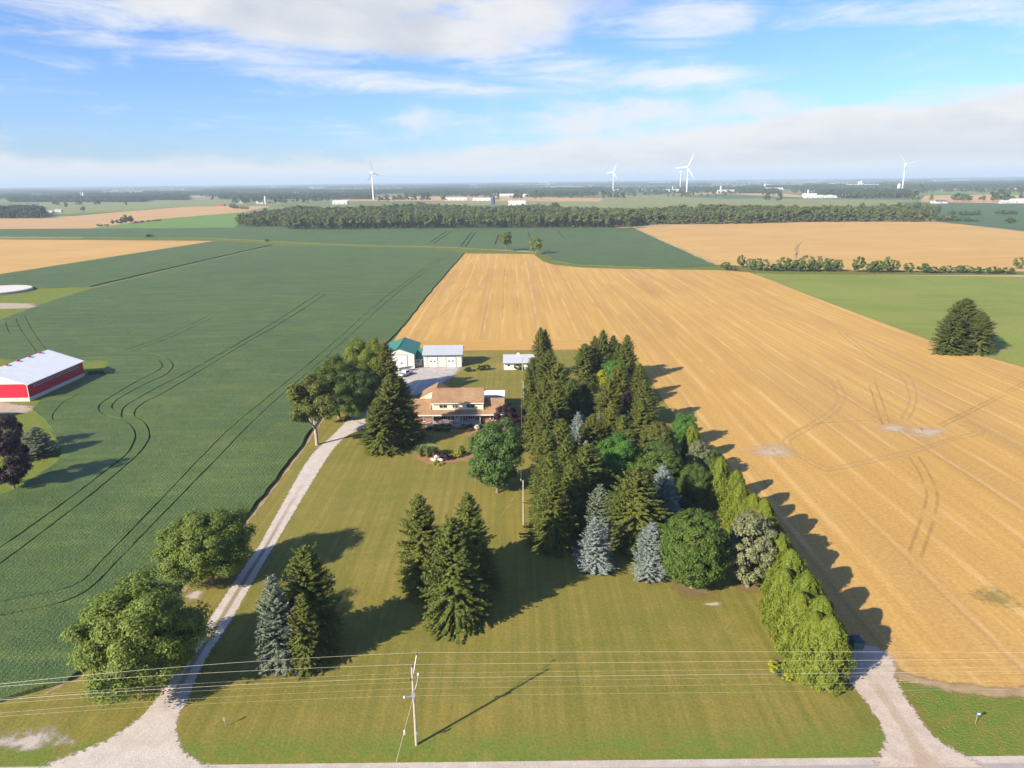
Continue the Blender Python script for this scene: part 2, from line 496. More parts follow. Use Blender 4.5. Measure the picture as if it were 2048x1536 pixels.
def mat_gravel(name, c1, c2, strip=None, edge=True, alpha_noise=None, scale=1.0, amax=1.0, soft=(0.55, 0.10, 0.42)):
    """crushed stone; attribute 'across' runs 0 in the middle to 1 at the border"""
    m, nt, out = new_mat(name)
    p = wpos(nt)
    f = noise(nt, p, 5.0 * scale, 5.0, 0.75)
    g = noise(nt, p, 0.5 * scale, 4.0, 0.6)
    c = mixc(nt, smooth(nt, g, 0.3, 0.7), c1, c2)
    c = mixc(nt, smooth(nt, f, 0.3, 0.75), mixc(nt, 0.4, c, (0.16, 0.13, 0.10)), c)
    ac = node(nt, 'ShaderNodeAttribute', None, attribute_name='across').outputs['Fac']
    if strip:
        lng = node(nt, 'ShaderNodeAttribute', None, attribute_name='grown').outputs['Fac']
        k = mth(nt, 'MULTIPLY', smooth(nt, mth(nt, 'ADD', ac, mth(nt, 'MULTIPLY', mth(nt, 'SUBTRACT', f, 0.5), 0.35)), 0.30, 0.12), lng)
        c = mixc(nt, mth(nt, 'MULTIPLY', k, 0.8), c, strip)
    alpha = None
    if edge:
        alpha = smooth(nt, mth(nt, 'ADD', ac, mth(nt, 'MULTIPLY', mth(nt, 'SUBTRACT', noise(nt, p, 1.6, 5.0, 0.7), 0.5), 0.75)), 0.98, 0.84)
    if alpha_noise:
        a2 = smooth(nt, mth(nt, 'SUBTRACT', noise(nt, p, alpha_noise, 6.0, 0.72), mth(nt, 'MULTIPLY', ac, soft[0])), soft[1], soft[2])
        alpha = a2 if alpha is None else mth(nt, 'MULTIPLY', alpha, a2)
    if alpha is not None and amax < 1.0:
        alpha = mth(nt, 'MULTIPLY', alpha, amax)
    finish(nt, out, c, 0.95, f, 0.06, 0.8, alpha, spec=0.15)
    return m


def mat_track(name, col, lo=0.35, hi=0.6, amax=0.42):
    m, nt, out = new_mat(name)
    p = wpos(nt)
    ac = node(nt, 'ShaderNodeAttribute', None, attribute_name='across').outputs['Fac']
    f = noise(nt, p, 0.7, 5.0, 0.75)
    g = noise(nt, p, 0.09, 2.0, 0.5)
    a = mth(nt, 'MULTIPLY', smooth(nt, mth(nt, 'ADD', ac, mth(nt, 'MULTIPLY', mth(nt, 'SUBTRACT', f, 0.5), 1.3)), 1.0, 0.35), smooth(nt, g, lo - 0.1, hi - 0.1))
    c = mixc(nt, f, tuple(v * 0.75 for v in col), col)
    finish(nt, out, c, 0.95, f, 0.1, 0.6, mth(nt, 'MULTIPLY', a, amax), spec=0.1)
    return m


MT = {}
MT['far'] = mat_far_ground()
MT['soy'] = mat_soy()
MT['soyfloor'] = mat_soy_floor()
MT['stubble'] = mat_stubble('wheat_stubble', 7.6, 0)
MT['stubble_head'] = mat_stubble('wheat_stubble_headland', 3.9, 1, ((0.51, 0.29, 0.064), (0.61, 0.365, 0.096)))
MT['stubble_c'] = mat_stubble('wheat_stubble_across', 9.0, 1, ((0.56, 0.35, 0.115), (0.66, 0.43, 0.16)), 31.0)
MT['stubble_far'] = mat_stubble('far_stubble', 16.0, 1, ((0.52, 0.33, 0.17), (0.60, 0.39, 0.22)), 57.0)
MT['hay'] = mat_hay()
MT['lawn'] = mat_lawn()
MT['verge'] = mat_rough_grass('ditch_grass', (0.12, 0.20, 0.028), (0.20, 0.20, 0.04), (0.32, 0.23, 0.075))
MT['boundary'] = mat_rough_grass('boundary_grass', (0.16, 0.16, 0.035), (0.11, 0.14, 0.03), (0.30, 0.23, 0.08))
MT['dry'] = mat_rough_grass('dry_margin', (0.26, 0.19, 0.075), (0.19, 0.15, 0.045), (0.36, 0.26, 0.14))
MT['pasture'] = mat_rough_grass('pasture', (0.19, 0.21, 0.07), (0.23, 0.24, 0.09), (0.27, 0.25, 0.11), 0.02)
MT['green'] = mat_rough_grass('young_hay', (0.12, 0.21, 0.045), (0.15, 0.24, 0.055), (0.17, 0.23, 0.06), 0.05)
MT['drive'] = mat_gravel('drive_gravel', (0.56, 0.49, 0.42), (0.68, 0.60, 0.52), strip=(0.22, 0.175, 0.095))
MT['lane'] = mat_gravel('lane_gravel', (0.53, 0.43, 0.345), (0.64, 0.53, 0.435), strip=(0.33, 0.24, 0.13))
MT['court'] = mat_gravel('yard_gravel', (0.44, 0.41, 0.38), (0.57, 0.53, 0.49))
MT['bare'] = mat_gravel('bare_stones', (0.50, 0.42, 0.35), (0.60, 0.52, 0.45), alpha_noise=0.45)
MT['dryedge'] = mat_gravel('dry_crop_edge', (0.34, 0.24, 0.11), (0.46, 0.33, 0.18), alpha_noise=0.30)
MT['worn'] = mat_gravel('worn_needle_litter', (0.26, 0.175, 0.07), (0.34, 0.235, 0.105), alpha_noise=0.6, amax=0.7, soft=(0.6, -0.10, 0.35))
MT['chalk'] = mat_gravel('pale_subsoil', (0.64, 0.50, 0.33), (0.74, 0.62, 0.47), alpha_noise=0.35, amax=0.7, soft=(0.75, -0.12, 0.42))
MT['barn_yard'] = mat_gravel('barn_yard_dirt', (0.42, 0.33, 0.24), (0.52, 0.43, 0.33))
MT['shoulder'] = mat_gravel('road_shoulder', (0.52, 0.45, 0.38), (0.62, 0.55, 0.48), edge=False)
MT['asphalt'] = plain('old_asphalt', (0.34, 0.30, 0.29), 0.9, 0.12, 0.8, 0.02)
MT['track_dark'] = mat_track('pressed_soil_track', (0.20, 0.11, 0.045), 0.35, 0.62, 0.17)
MT['track_light'] = mat_track('pressed_straw_track', (0.64, 0.44, 0.20), 0.30, 0.5, 0.34)
MT['mulch'] = mat_rough_grass('wood_mulch', (0.34, 0.185, 0.085), (0.42, 0.24, 0.12), (0.24, 0.12, 0.05), 1.2)
MT['concrete'] = plain('concrete', (0.46, 0.43, 0.40), 0.85, 0.14, 0.6, 0.01)


# ------------------------------------------------------------------ sheets and raised crops
def set_attr(me, name, vals):
    a = me.attributes.new(name, 'FLOAT', 'POINT')
    a.data.foreach_set('value', np.asarray(vals, dtype=np.float32))


def sheet(name, pts, z, mat, kind='structure', parent=None):
    """flat polygon lying at height z"""
    P = [Vector((x, y, z)) for x, y in pts]
    me = bpy.data.meshes.new(name)
    me.from_pydata(P, [], [t if (P[t[1]] - P[t[0]]).cross(P[t[2]] - P[t[0]]).z > 0 else t[::-1] for t in tessellate_polygon([P])])
    me.update()
    o = link(name, me, mat, parent)
    if kind and parent is None:
        o['kind'] = kind
    return o


def spline(pts, n=6):
    """smooth polyline through 2-D points (Catmull-Rom)"""
    P = [Vector((*p[:2], 0)) for p in pts]
    out = []
    for i in range(len(P) - 1):
        a, b, c, d = P[max(i - 1, 0)], P[i], P[i + 1], P[min(i + 2, len(P) - 1)]
        for k in range(n):
            t = k / n
            out.append(0.5 * ((2 * b) + (c - a) * t + (2 * a - 5 * b + 4 * c - d) * t * t + (3 * b - a - 3 * c + d) * t ** 3))
    out.append(P[-1])
    return [(p.x, p.y) for p in out]


def ribbon(name, left, right, z, mat, kind='structure', parent=None, cross=8, grown=None, soft=1.0):
    """strip between two borders with an 'across' attribute (0 middle, 1 border)"""
    V, A, G, F = [], [], [], []
    n = len(left)
    for i in range(n):
        for k in range(cross + 1):
            t = k / cross
            V.append((left[i][0] * (1 - t) + right[i][0] * t, left[i][1] * (1 - t) + right[i][1] * t, z))
            A.append(abs(2 * t - 1) * soft)
            G.append(grown(i / (n - 1)) if grown else 0.0)
    for i in range(n - 1):
        for k in range(cross):
            a = i * (cross + 1) + k
            F.append((a, a + 1, a + cross + 2, a + cross + 1))
    me = mesh_np(name, V, F)
    set_attr(me, 'across', A)
    set_attr(me, 'grown', G)
    o = link(name, me, mat, parent)
    if kind and parent is None:
        o['kind'] = kind
    return o


def offset(line, d):
    out = []
    for i, p in enumerate(line):
        a, b = Vector(line[max(i - 1, 0)]), Vector(line[min(i + 1, len(line) - 1)])
        t = (b - a).normalized()
        out.append((p[0] - t.y * d, p[1] + t.x * d))
    return out


def disc_patch(name, cx, cy_, rx, ry, z, mat, parent=None, kind='structure', seed=0, n=40):
    """round patch whose 'across' attribute is 1 at a wobbly border"""
    rng = random.Random(seed)
    ph = [rng.uniform(0, 6.28) for _ in range(4)]
    V, A, F = [(cx, cy_, z)], [0.0], []
    rings = 8
    for r in range(1, rings + 1):
        for k in range(n):
            t = 2 * math.pi * k / n
            w = 1 + 0.16 * math.sin(2 * t + ph[0]) + 0.12 * math.sin(3 * t + ph[1]) + 0.07 * math.sin(5 * t + ph[2])
            V.append((cx + math.cos(t) * rx * w * r / rings, cy_ + math.sin(t) * ry * w * r / rings, z))
            A.append(r / rings)
    for k in range(n):
        F.append((0, 1 + k, 1 + (k + 1) % n, 1 + (k + 1) % n))
    me = bpy.data.meshes.new(name)
    faces = [f[:3] for f in F]
    for r in range(rings - 1):
        for k in range(n):
            a, b = 1 + r * n + k, 1 + r * n + (k + 1) % n
            faces.append((a, b, b + n, a + n))
    # first ring triangles and outer quads
    me.from_pydata(V, [], faces)
    me.update()
    set_attr(me, 'across', A)
    set_attr(me, 'grown', [0.0] * len(V))
    o = link(name, me, mat, parent)
    if kind and parent is None:
        o['kind'] = kind
    return o


def in_poly(x, y, poly):
    c = False
    j = len(poly) - 1
    for i in range(len(poly)):
        xi, yi = poly[i]
        xj, yj = poly[j]
        if (yi > y) != (yj > y) and x < (xj - xi) * (y - yi) / (yj - yi) + xi:
            c = not c
        j = i
    return c


def crop_field(name, outer, tracks, z, mat, edge_jit=0.35):
    """a standing crop: raised canopy with wheel tracks cut out of it and stems at every border"""
    rng = random.Random(sum(map(ord, name)))
    O = []
    for i in range(len(outer)):
        a, b = Vector(outer[i]), Vector(outer[(i + 1) % len(outer)])
        L = (b - a).length
        d = min(a.length, b.length)
        k = max(1, int(L / max(2.0, d * 0.02)))
        for q in range(k):
            p = a.lerp(b, q / k)
            j = edge_jit if 0 < q else 0
            O.append((p.x + rng.uniform(-j, j), p.y + rng.uniform(-j, j)))
    verts = [Vector(q) for q in O]
    edges = [(i, (i + 1) % len(O)) for i in range(len(O))]
    seg = []
    for line, w in tracks:
        l = spline(line, 9)
        for s_ in (0.5, -0.5):
            b0 = len(verts)
            verts += [Vector((x + rng.uniform(-.09, .09), y + rng.uniform(-.09, .09))) for x, y in offset(l, w * s_)]
            edges += [(b0 + i, b0 + i + 1) for i in range(len(l) - 1)]
        seg += [(l[i], l[i + 1], w) for i in range(len(l) - 1)]
    r = delaunay_2d_cdt(verts, edges, [], 0, 1e-4)
    V2, F2 = r[0], r[2]
    xy = np.array([(v.x, v.y) for v in V2])
    cen = np.array([xy[list(f)].mean(0) for f in F2])
    cut = np.zeros(len(cen), dtype=bool)
    for a, b, w in seg:                       # faces whose middle lies in a wheel track are left out
        a, d = np.array(a), np.array(b) - np.array(a)
        t = np.clip(((cen - a) @ d) / max(d @ d, 1e-9), 0, 1)
        cut |= np.hypot(*(cen - a - t[:, None] * d).T) < w * 0.55
    keep = [f for f, c, k in zip(F2, cen, cut) if not k and in_poly(c[0], c[1], O)]
    V = [(v.x, v.y, z) for v in V2] + [(v.x, v.y, 0.02) for v in V2]
    n = len(V2)
    cnt = {}
    for f in keep:
        for i in range(len(f)):
            a, b = f[i], f[(i + 1) % len(f)]
            if (b, a) in cnt:
                del cnt[(b, a)]
            else:
                cnt[(a, b)] = 1
    keep = [f if (xy[f[1]] - xy[f[0]])[0] * (xy[f[2]] - xy[f[0]])[1] - (xy[f[1]] - xy[f[0]])[1] * (xy[f[2]] - xy[f[0]])[0] > 0 else f[::-1] for f in keep]
    F = [tuple(f) for f in keep] + [(a, a + n, b + n, b) for a, b in cnt]
    me = bpy.data.meshes.new(name)
    me.from_pydata(V, [], F)
    me.update()
    o = link(name, me, mat)
    o['kind'] = 'structure'
    return o


# base ground reaching the horizon, finer near the camera
gl = [-45000, -15000, -5000, -2000, -800, -300, -100, 0, 100, 300, 800, 2000, 5000, 15000, 45000]
gv = [(x, y, 0.0) for y in gl for x in gl]
gn = len(gl)
gf = [(j * gn + i, j * gn + i + 1, (j + 1) * gn + i + 1, (j + 1) * gn + i) for j in range(gn - 1) for i in range(gn - 1)]
g = link('ground', mesh_np('ground', gv, gf), MT['far'])
g['kind'] = 'structure'

# lot, verges and boundary strips
sheet('lawn', [(-80, 61.3), (47.5, 61.3), (47.5, 252.0), (-52, 262.0), (-80, 262.0)], 0.012, MT['lawn'])
sheet('ditch_verge', [(47.5, 61.3), (140, 61.3), (140, 70.6), (60, 71.0), (50, 73.2), (47.5, 73.4)], 0.014, MT['verge'])
sheet('field_boundary', [(-330, 770), (-250, 700), (-60, 618), (60, 470), (172, 455), (900, 380), (900, 440), (190, 505), (145, 512), (45, 530), (30, 610), (-40, 660), (-190, 725), (-330, 815), (-1200, 960), (-1200, 900)], 0.018, MT['boundary'])
sheet('slab_grass', S2([(0, 574), (200, 576), (90, 606), (0, 640), (-260, 690), (-300, 580)]), 0.016, MT['verge'])
sheet('barn_lawn', [(-190, 90), (-92, 110), (-92, 150), (-105, 168), (-118, 190), (-124, 230), (-130, 245), (-190, 245)], 0.016, MT['verge'])

# wheat stubble
st_main = [(-45.5, 253.2), (43.8, 251.6), (42.6, 190), (44.0, 130), (45.6, 84), (45.2, 79), (49.5, 73.2), (61, 70.9), (140, 69), (260, 66), (300, 170), (170, 205), (158.5, 252), (157.3, 355), (158, 466), (143, 481), (75, 494), (49, 505), (32, 523), (25, 545), (19, 604), (-39.3, 614), (-44.7, 414), (-47.0, 300)]
st = sheet('stubble_field', st_main, 0.04, MT['stubble'])
sheet('stubble_headland', [(-45.8, 254.0), (46.5, 251.8), (47.5, 268), (-45.5, 270)], 0.055, MT['stubble_head'])
sheet('stubble_field_right', S2([(1272, 456), (1440, 529), (1600, 540), (2048, 543), (2300, 546), (2300, 492), (2048, 464), (1870, 444), (1600, 444)]), 0.05, MT['stubble_c'])
sheet('stubble_field_left', S2([(-420, 484), (0, 479), (428, 482), (0, 548), (-420, 620)]), 0.05, MT['stubble_c'])
sheet('hay_field', [(158.8, 252), (157.6, 355), (158.5, 464), (172, 458), (420, 412), (600, 380), (600, 150), (310, 168), (171, 205.5)], 0.10, MT['hay'])

# soybeans: wheel tracks are real gaps in the canopy
TW = 0.40
trk = [
    [(0, 1230), (115, 1206), (181, 1175), (244, 1112), (332, 1021), (448, 902), (492, 856), (560, 792), (667, 700), (805, 577), (889, 516)],
    [(-40, 1212), (52, 1192), (154, 1167), (216, 1108), (314, 1007), (405, 911), (470, 848), (560, 774), (650, 700), (786, 582), (880, 516)],
    [(159, 715), (273, 712), (309, 715), (325, 730), (314, 742), (271, 764), (224, 792), (202, 807), (198, 819), (213, 830), (241, 837), (260, 848), (271, 867), (267, 886), (252, 909), (219, 935), (137, 998), (0, 1095), (-60, 1130)],
    [(165, 709), (280, 707), (325, 712), (346, 728), (334, 747), (301, 763), (263, 782), (235, 799), (224, 811), (229, 819), (246, 826), (268, 831), (290, 845), (299, 867), (295, 883), (279, 905), (246, 935), (170, 998), (0, 1127), (-60, 1168)],
    [(243, 835), (246, 818), (263, 804), (314, 775), (366, 749), (443, 706), (555, 640), (640, 585)],
    [(268, 831), (272, 818), (290, 804), (342, 777), (476, 695), (565, 644), (652, 588)],
    [(32, 636), (36, 648), (48, 668), (72, 700), (80, 712)],
    [(50, 632), (58, 648), (70, 668), (91, 697), (100, 712)],
    [(159, 788), (130, 802), (113, 818), (105, 831), (107, 842)],
    [(12, 645), (14, 655), (20, 668)],
    [(250, 700), (330, 672), (420, 630)], [(262, 702), (342, 674), (430, 633)],
]
soyA = [(-62.3, 71.3), (-56.2, 74.8), (-52.0, 94.1), (-49.9, 120.7), (-50.0, 149.7), (-51.0, 180), (-50.2, 230), (-48.0, 270), (-46.6, 300), (-45.2, 414), (-39.9, 613), (-66, 652), (-187.6, 700), (-233, 716),
        *S2([(400, 527), (185, 578), (92, 607), (0, 642), (-300, 720)]), (-185, 245), (-142, 241), (-137.2, 230), (-136.0, 205), (-136.5, 195), (-133, 186), (-123, 176), (-113, 164), (-106, 155), (-102, 147), (-102, 132), (-112, 112), (-130, 96), (-130, 60), (-80, 62)]
soyA_t = [([tuple(q) for q in S2(t, 0.5)], TW if 1 < i < 6 else 0.28) for i, t in enumerate(trk)]
crop_field('soybean_field', soyA, soyA_t, 0.5, MT['soy'])
sheet('soybean_floor', soyA, 0.026, MT['soyfloor'])
soyB = S2([(545, 490), (432, 483), (0, 551), (-300, 615), (-300, 645), (0, 577), (90, 577), (180, 574), (395, 524)])
crop_field('soybean_strip', soyB, [], 0.62, MT['soy'])
t_up = [[(894, 462), (858, 486)], [(904, 462), (868, 487)], [(944, 464), (922, 492)], [(952, 464), (931, 493)], [(998, 468), (990, 490)], [(1056, 462), (1060, 476)], [(1115, 460), (1128, 476)]]
soyD = S2([(-500, 465), (0, 459), (200, 458), (470, 456), (570, 458), (620, 460), (850, 458), (1264, 456), (1432, 532), (1300, 536), (1160, 531), (1105, 522), (1090, 508), (1060, 503), (1010, 501), (930, 497), (870, 494), (640, 488), (430, 477), (0, 474), (-500, 484)])
crop_field('soybean_field_beyond', soyD, [(S2(t, 0.5), 1.1) for t in t_up], 0.62, MT['soy'], 1.0)
sheet('soybean_floor_beyond', soyD, 0.03, MT['soyfloor'])
sheet('green_field', S2([(150, 458), (470, 455.5), (490, 424), (430, 427), (330, 438), (280, 447)]), 0.08, MT['green'])
sheet('far_stubble_left', S2([(-500, 470), (0, 458), (180, 457), (330, 437), (480, 425), (545, 412), (380, 413), (240, 424), (150, 432), (0, 437), (-500, 448)]), 0.10, MT['stubble_far'])
sheet('pasture_left', S2([(80, 431), (240, 423), (380, 412), (545, 411), (600, 404), (420, 400), (80, 401)]), 0.20, MT['pasture'])
sheet('pasture_middle', S2([(1000, 414), (1900, 422), (1860, 400), (1560, 398), (1250, 390), (1210, 396), (1000, 402)]), 0.20, MT['pasture'])
sheet('far_stubble_strip', S2([(680, 402), (1200, 403), (1205, 397), (960, 393), (690, 395)]), 0.35, MT['stubble_far'])
sheet('far_stubble_middle', S2([(1310, 389), (1450, 384), (1560, 387), (1620, 393), (1600, 395), (1460, 388)]), 0.35, MT['stubble_far'])
sheet('far_crop_middle', S2([(1350, 393), (1440, 389), (1480, 390), (1580, 396), (1450, 398)]), 0.45, MT['soy'])
sheet('far_soybeans_right', S2([(1872, 443), (2048, 462), (2400, 500), (2400, 420), (2048, 409), (1800, 404), (1850, 425)]), 0.25, MT['soy'])
sheet('far_stubble_right', S2([(1838, 404), (2048, 408), (2300, 412), (2300, 392), (2048, 390), (1990, 389), (1850, 391)]), 0.35, MT['stubble_far'])
sheet('far_green_right', S2([(1850, 390), (2048, 388), (2300, 389), (2300, 382), (2048, 381), (1850, 384)]), 0.45, MT['green'])
sheet('far_stubble_horizon', S2([(1860, 380), (2048, 380), (2300, 380), (2300, 372), (2048, 373.5), (1860, 376.5)]), 0.5, MT['stubble_far'])

# dry margins along the crop
ml = spline([(-58, 73), (-53.0, 84), (-51.2, 96), (-49.6, 120), (-49.6, 150), (-50.5, 180)], 8)
ribbon('dry_margin', offset(ml, 0.6), offset(ml, -1.3), 0.020, MT['dryedge'], soft=0.9)

# gravel drive, lane, yard, road
dl = S2([(60, 1552), (140, 1517), (216, 1485), (279, 1440), (321, 1391), (370, 1321), (436, 1216), (489, 1136), (520, 1091), (571, 1000), (622, 914), (663, 874), (700, 839), (735, 816)]) + [(-36.5, 186), (-34.0, 199), (-33.5, 214)]
dr = S2([(430, 1552), (395, 1528), (360, 1503), (349, 1450), (377, 1387), (408, 1321), (464, 1234), (508, 1156), (543, 1098), (601, 1000), (657, 909), (690, 874), (725, 855), (752, 838)]) + [(-31.0, 186), (-29.0, 199), (-28.0, 214)]
dl, dr = spline(dl, 6), spline(dr, 6)
mid_ = [((a[0] + b[0]) / 2, (a[1] + b[1]) / 2) for a, b in zip(dl, dr)]
dl = [(m_[0] + (a[0] - m_[0]) * 1.22, m_[1] + (a[1] - m_[1]) * 1.22) for a, m_ in zip(dl, mid_)]
dr = [(m_[0] + (a[0] - m_[0]) * 1.22, m_[1] + (a[1] - m_[1]) * 1.22) for a, m_ in zip(dr, mid_)]
vl = spline([(47.5, 74.6), (50.5, 72.8), (61, 70.9), (100, 70.0), (150, 69.2)], 10)
ribbon('ragged_field_edge', offset(vl, 1.7), offset(vl, -1.3), 0.060, MT['dryedge'], soft=0.85)
ribbon('gravel_drive', dl, dr, 0.030, MT['drive'], cross=14, grown=lambda t: max(0.0, min(1.0, (t - 0.20) * 9)) * max(0.0, min(1.0, (0.60 - t) * 10)))
yl = spline([(-36.5, 196), (-35.5, 206), (-36.5, 216), (-39.5, 223), (-41, 227.6)], 6)
yr = spline([(-27.5, 197.5), (-22.5, 206), (-18.5, 216), (-16.8, 223), (-16.3, 228.9)], 6)
ribbon('gravel_yard', yl, yr, 0.022, MT['court'], cross=14)
ll = spline(S2([(1703, 1287), (1690, 1330), (1690, 1358), (1727, 1402), (1762, 1462), (1758, 1500), (1735, 1535)]), 6)
lr = spline(S2([(1757, 1295), (1790, 1319), (1802, 1367), (1832, 1421), (1869, 1469), (1915, 1500), (1985, 1535)]), 6)
ribbon('field_lane', ll, lr, 0.056, MT['lane'], cross=14, grown=lambda t: max(0.0, min(1.0, (t - 0.25) * 6)) * 0.55)
sheet('road_shoulder', [(-200, 58.5), (200, 58.5), (200, 61.55), (-200, 61.45)], 0.016, MT['shoulder'])
sheet('road', [(-200, 50.5), (200, 50.5), (200, 60.55), (-200, 60.45)], 0.034, MT['asphalt'])
disc_patch('bare_patch', *S(60, 1480)[:2], 6.5, 3.0, 0.019, MT['bare'], seed=3)
disc_patch('bare_patch', *S(390, 1192)[:2], 2.6, 2.4, 0.019, MT['bare'], seed=5)
disc_patch('bare_patch', *S(1425, 1208)[:2], 2.4, 0.6, 0.0185, MT['bare'], seed=6)
disc_patch('bare_patch', *S(1140, 1110)[:2], 3.4, 1.1, 0.0185, MT['bare'], seed=8)
disc_patch('barn_yard', -150, 189, 17, 6.0, 0.03, MT['barn_yard'], seed=11)
disc_patch('slab_yard', *S(-10, 612)[:2], 26, 10, 0.03, MT['barn_yard'], seed=12)
disc_patch('pale_subsoil_patch', *S(1545, 903)[:2], 7.5, 7.5, 0.062, MT['chalk'], seed=21)
disc_patch('pale_subsoil_patch', *S(1852, 864)[:2], 9.0, 6.0, 0.062, MT['chalk'], seed=22)
disc_patch('pale_subsoil_patch', *S(1786, 857)[:2], 7.0, 5.0, 0.0655, MT['chalk'], seed=23)
disc_patch('weedy_patch', *S(1990, 1195)[:2], 6.0, 4.0, 0.064, mat_gravel('green_weeds', (0.20, 0.24, 0.05), (0.3, 0.27, 0.09), alpha_noise=0.9, amax=0.45), seed=24)

# wheel marks in the stubble
for i, (line, w, m_) in enumerate([
    ([(1817, 914), (1837, 943), (1852, 981), (1852, 1002), (1837, 1052), (1819, 1102)], 0.75, 'track_dark'),
    ([(1837, 914), (1862, 956), (1875, 993), (1867, 1039), (1854, 1081), (1842, 1114)], 0.75, 'track_dark'),
    ([(1735, 760), (1750, 806), (1765, 850)], 0.7, 'track_dark'), ([(1750, 764), (1762, 797), (1779, 847)], 0.7, 'track_dark'),
    ([(1877, 850), (1967, 806), (2048, 764), (2120, 728)], 0.7, 'track_dark'), ([(1884, 854), (1967, 813), (2048, 771), (2120, 734)], 0.7, 'track_dark'),
    ([(1662, 760), (1675, 793), (1667, 814), (1633, 839), (1583, 868), (1567, 881), (1583, 902), (1642, 939), (1675, 939), (1758, 922), (1842, 902), (1904, 881), (1950, 872), (1967, 862), (1958, 852), (1925, 845)], 1.0, 'track_light'),
    ([(1676, 760), (1690, 793), (1680, 816), (1645, 843), (1594, 873), (1580, 884), (1594, 904), (1646, 932), (1675, 932), (1758, 915), (1842, 895), (1910, 874), (1938, 868), (1950, 861), (1944, 856), (1920, 850)], 1.0, 'track_light'),
    ([(1675, 664), (1750, 722), (1800, 752), (1817, 785), (1817, 810), (1802, 839)], 0.9, 'track_light'),
    ([(1690, 668), (1762, 722), (1815, 752), (1832, 785), (1830, 812), (1816, 839)], 0.9, 'track_light'),
    ([(1583, 868), (1633, 848), (1696, 843), (1738, 841), (1771, 848)], 0.9, 'track_light'),
    ([(862, 640), (905, 600), (930, 575)], 0.7, 'track_dark'), ([(870, 640), (916, 598), (942, 572)], 0.7, 'track_dark'),
    ([(1005, 640), (1008, 560), (1012, 520)], 0.8, 'track_dark'),
    ([(1570, 1020), (1500, 930), (1480, 950), (1560, 1080), (1640, 1200)], 0.8, 'track_light'),
]):
    l = spline(S2(line), 6)
    ribbon('wheel_track', offset(l, w * 0.5), offset(l, -w * 0.5), 0.058 + 0.004 * (i % 3), MT[m_], cross=4, soft=0.9)


# ------------------------------------------------------------------ foliage
def mat_leaf(name, dark, light, trans=0.22, rough=0.6, spec=0.25, obj_var=0.25, yellow=None):
    m, nt, out = new_mat(name)
    g = node(nt, 'ShaderNodeNewGeometry')
    oi = node(nt, 'ShaderNodeObjectInfo')
    tc = node(nt, 'ShaderNodeTexCoord').outputs['Object']
    cl = noise(nt, tc, 0.9, 3.0, 0.6)
    f = mth(nt, 'ADD', mth(nt, 'MULTIPLY', g.outputs['Random Per Island'], 0.55), mth(nt, 'MULTIPLY', smooth(nt, cl, 0.3, 0.7), 0.45))
    c = mixc(nt, f, dark, light)
    y = yellow or tuple(v * k for v, k in zip(light, (1.25, 1.0, 0.8)))
    c = mixc(nt, mth(nt, 'MULTIPLY', oi.outputs['Random'], obj_var), c, y)
    finish(nt, out, c, rough, spec=spec, trans=trans)
    return m


def mat_bark(name, c1, c2):
    m, nt, out = new_mat(name)
    tc = node(nt, 'ShaderNodeTexCoord').outputs['Object']
    f = noise(nt, mapping(nt, tc, (5, 5, 0.8)), 1.2, 5.0, 0.7)
    finish(nt, out, mixc(nt, f, c1, c2), 0.95, f, 0.05, spec=0.1)
    return m


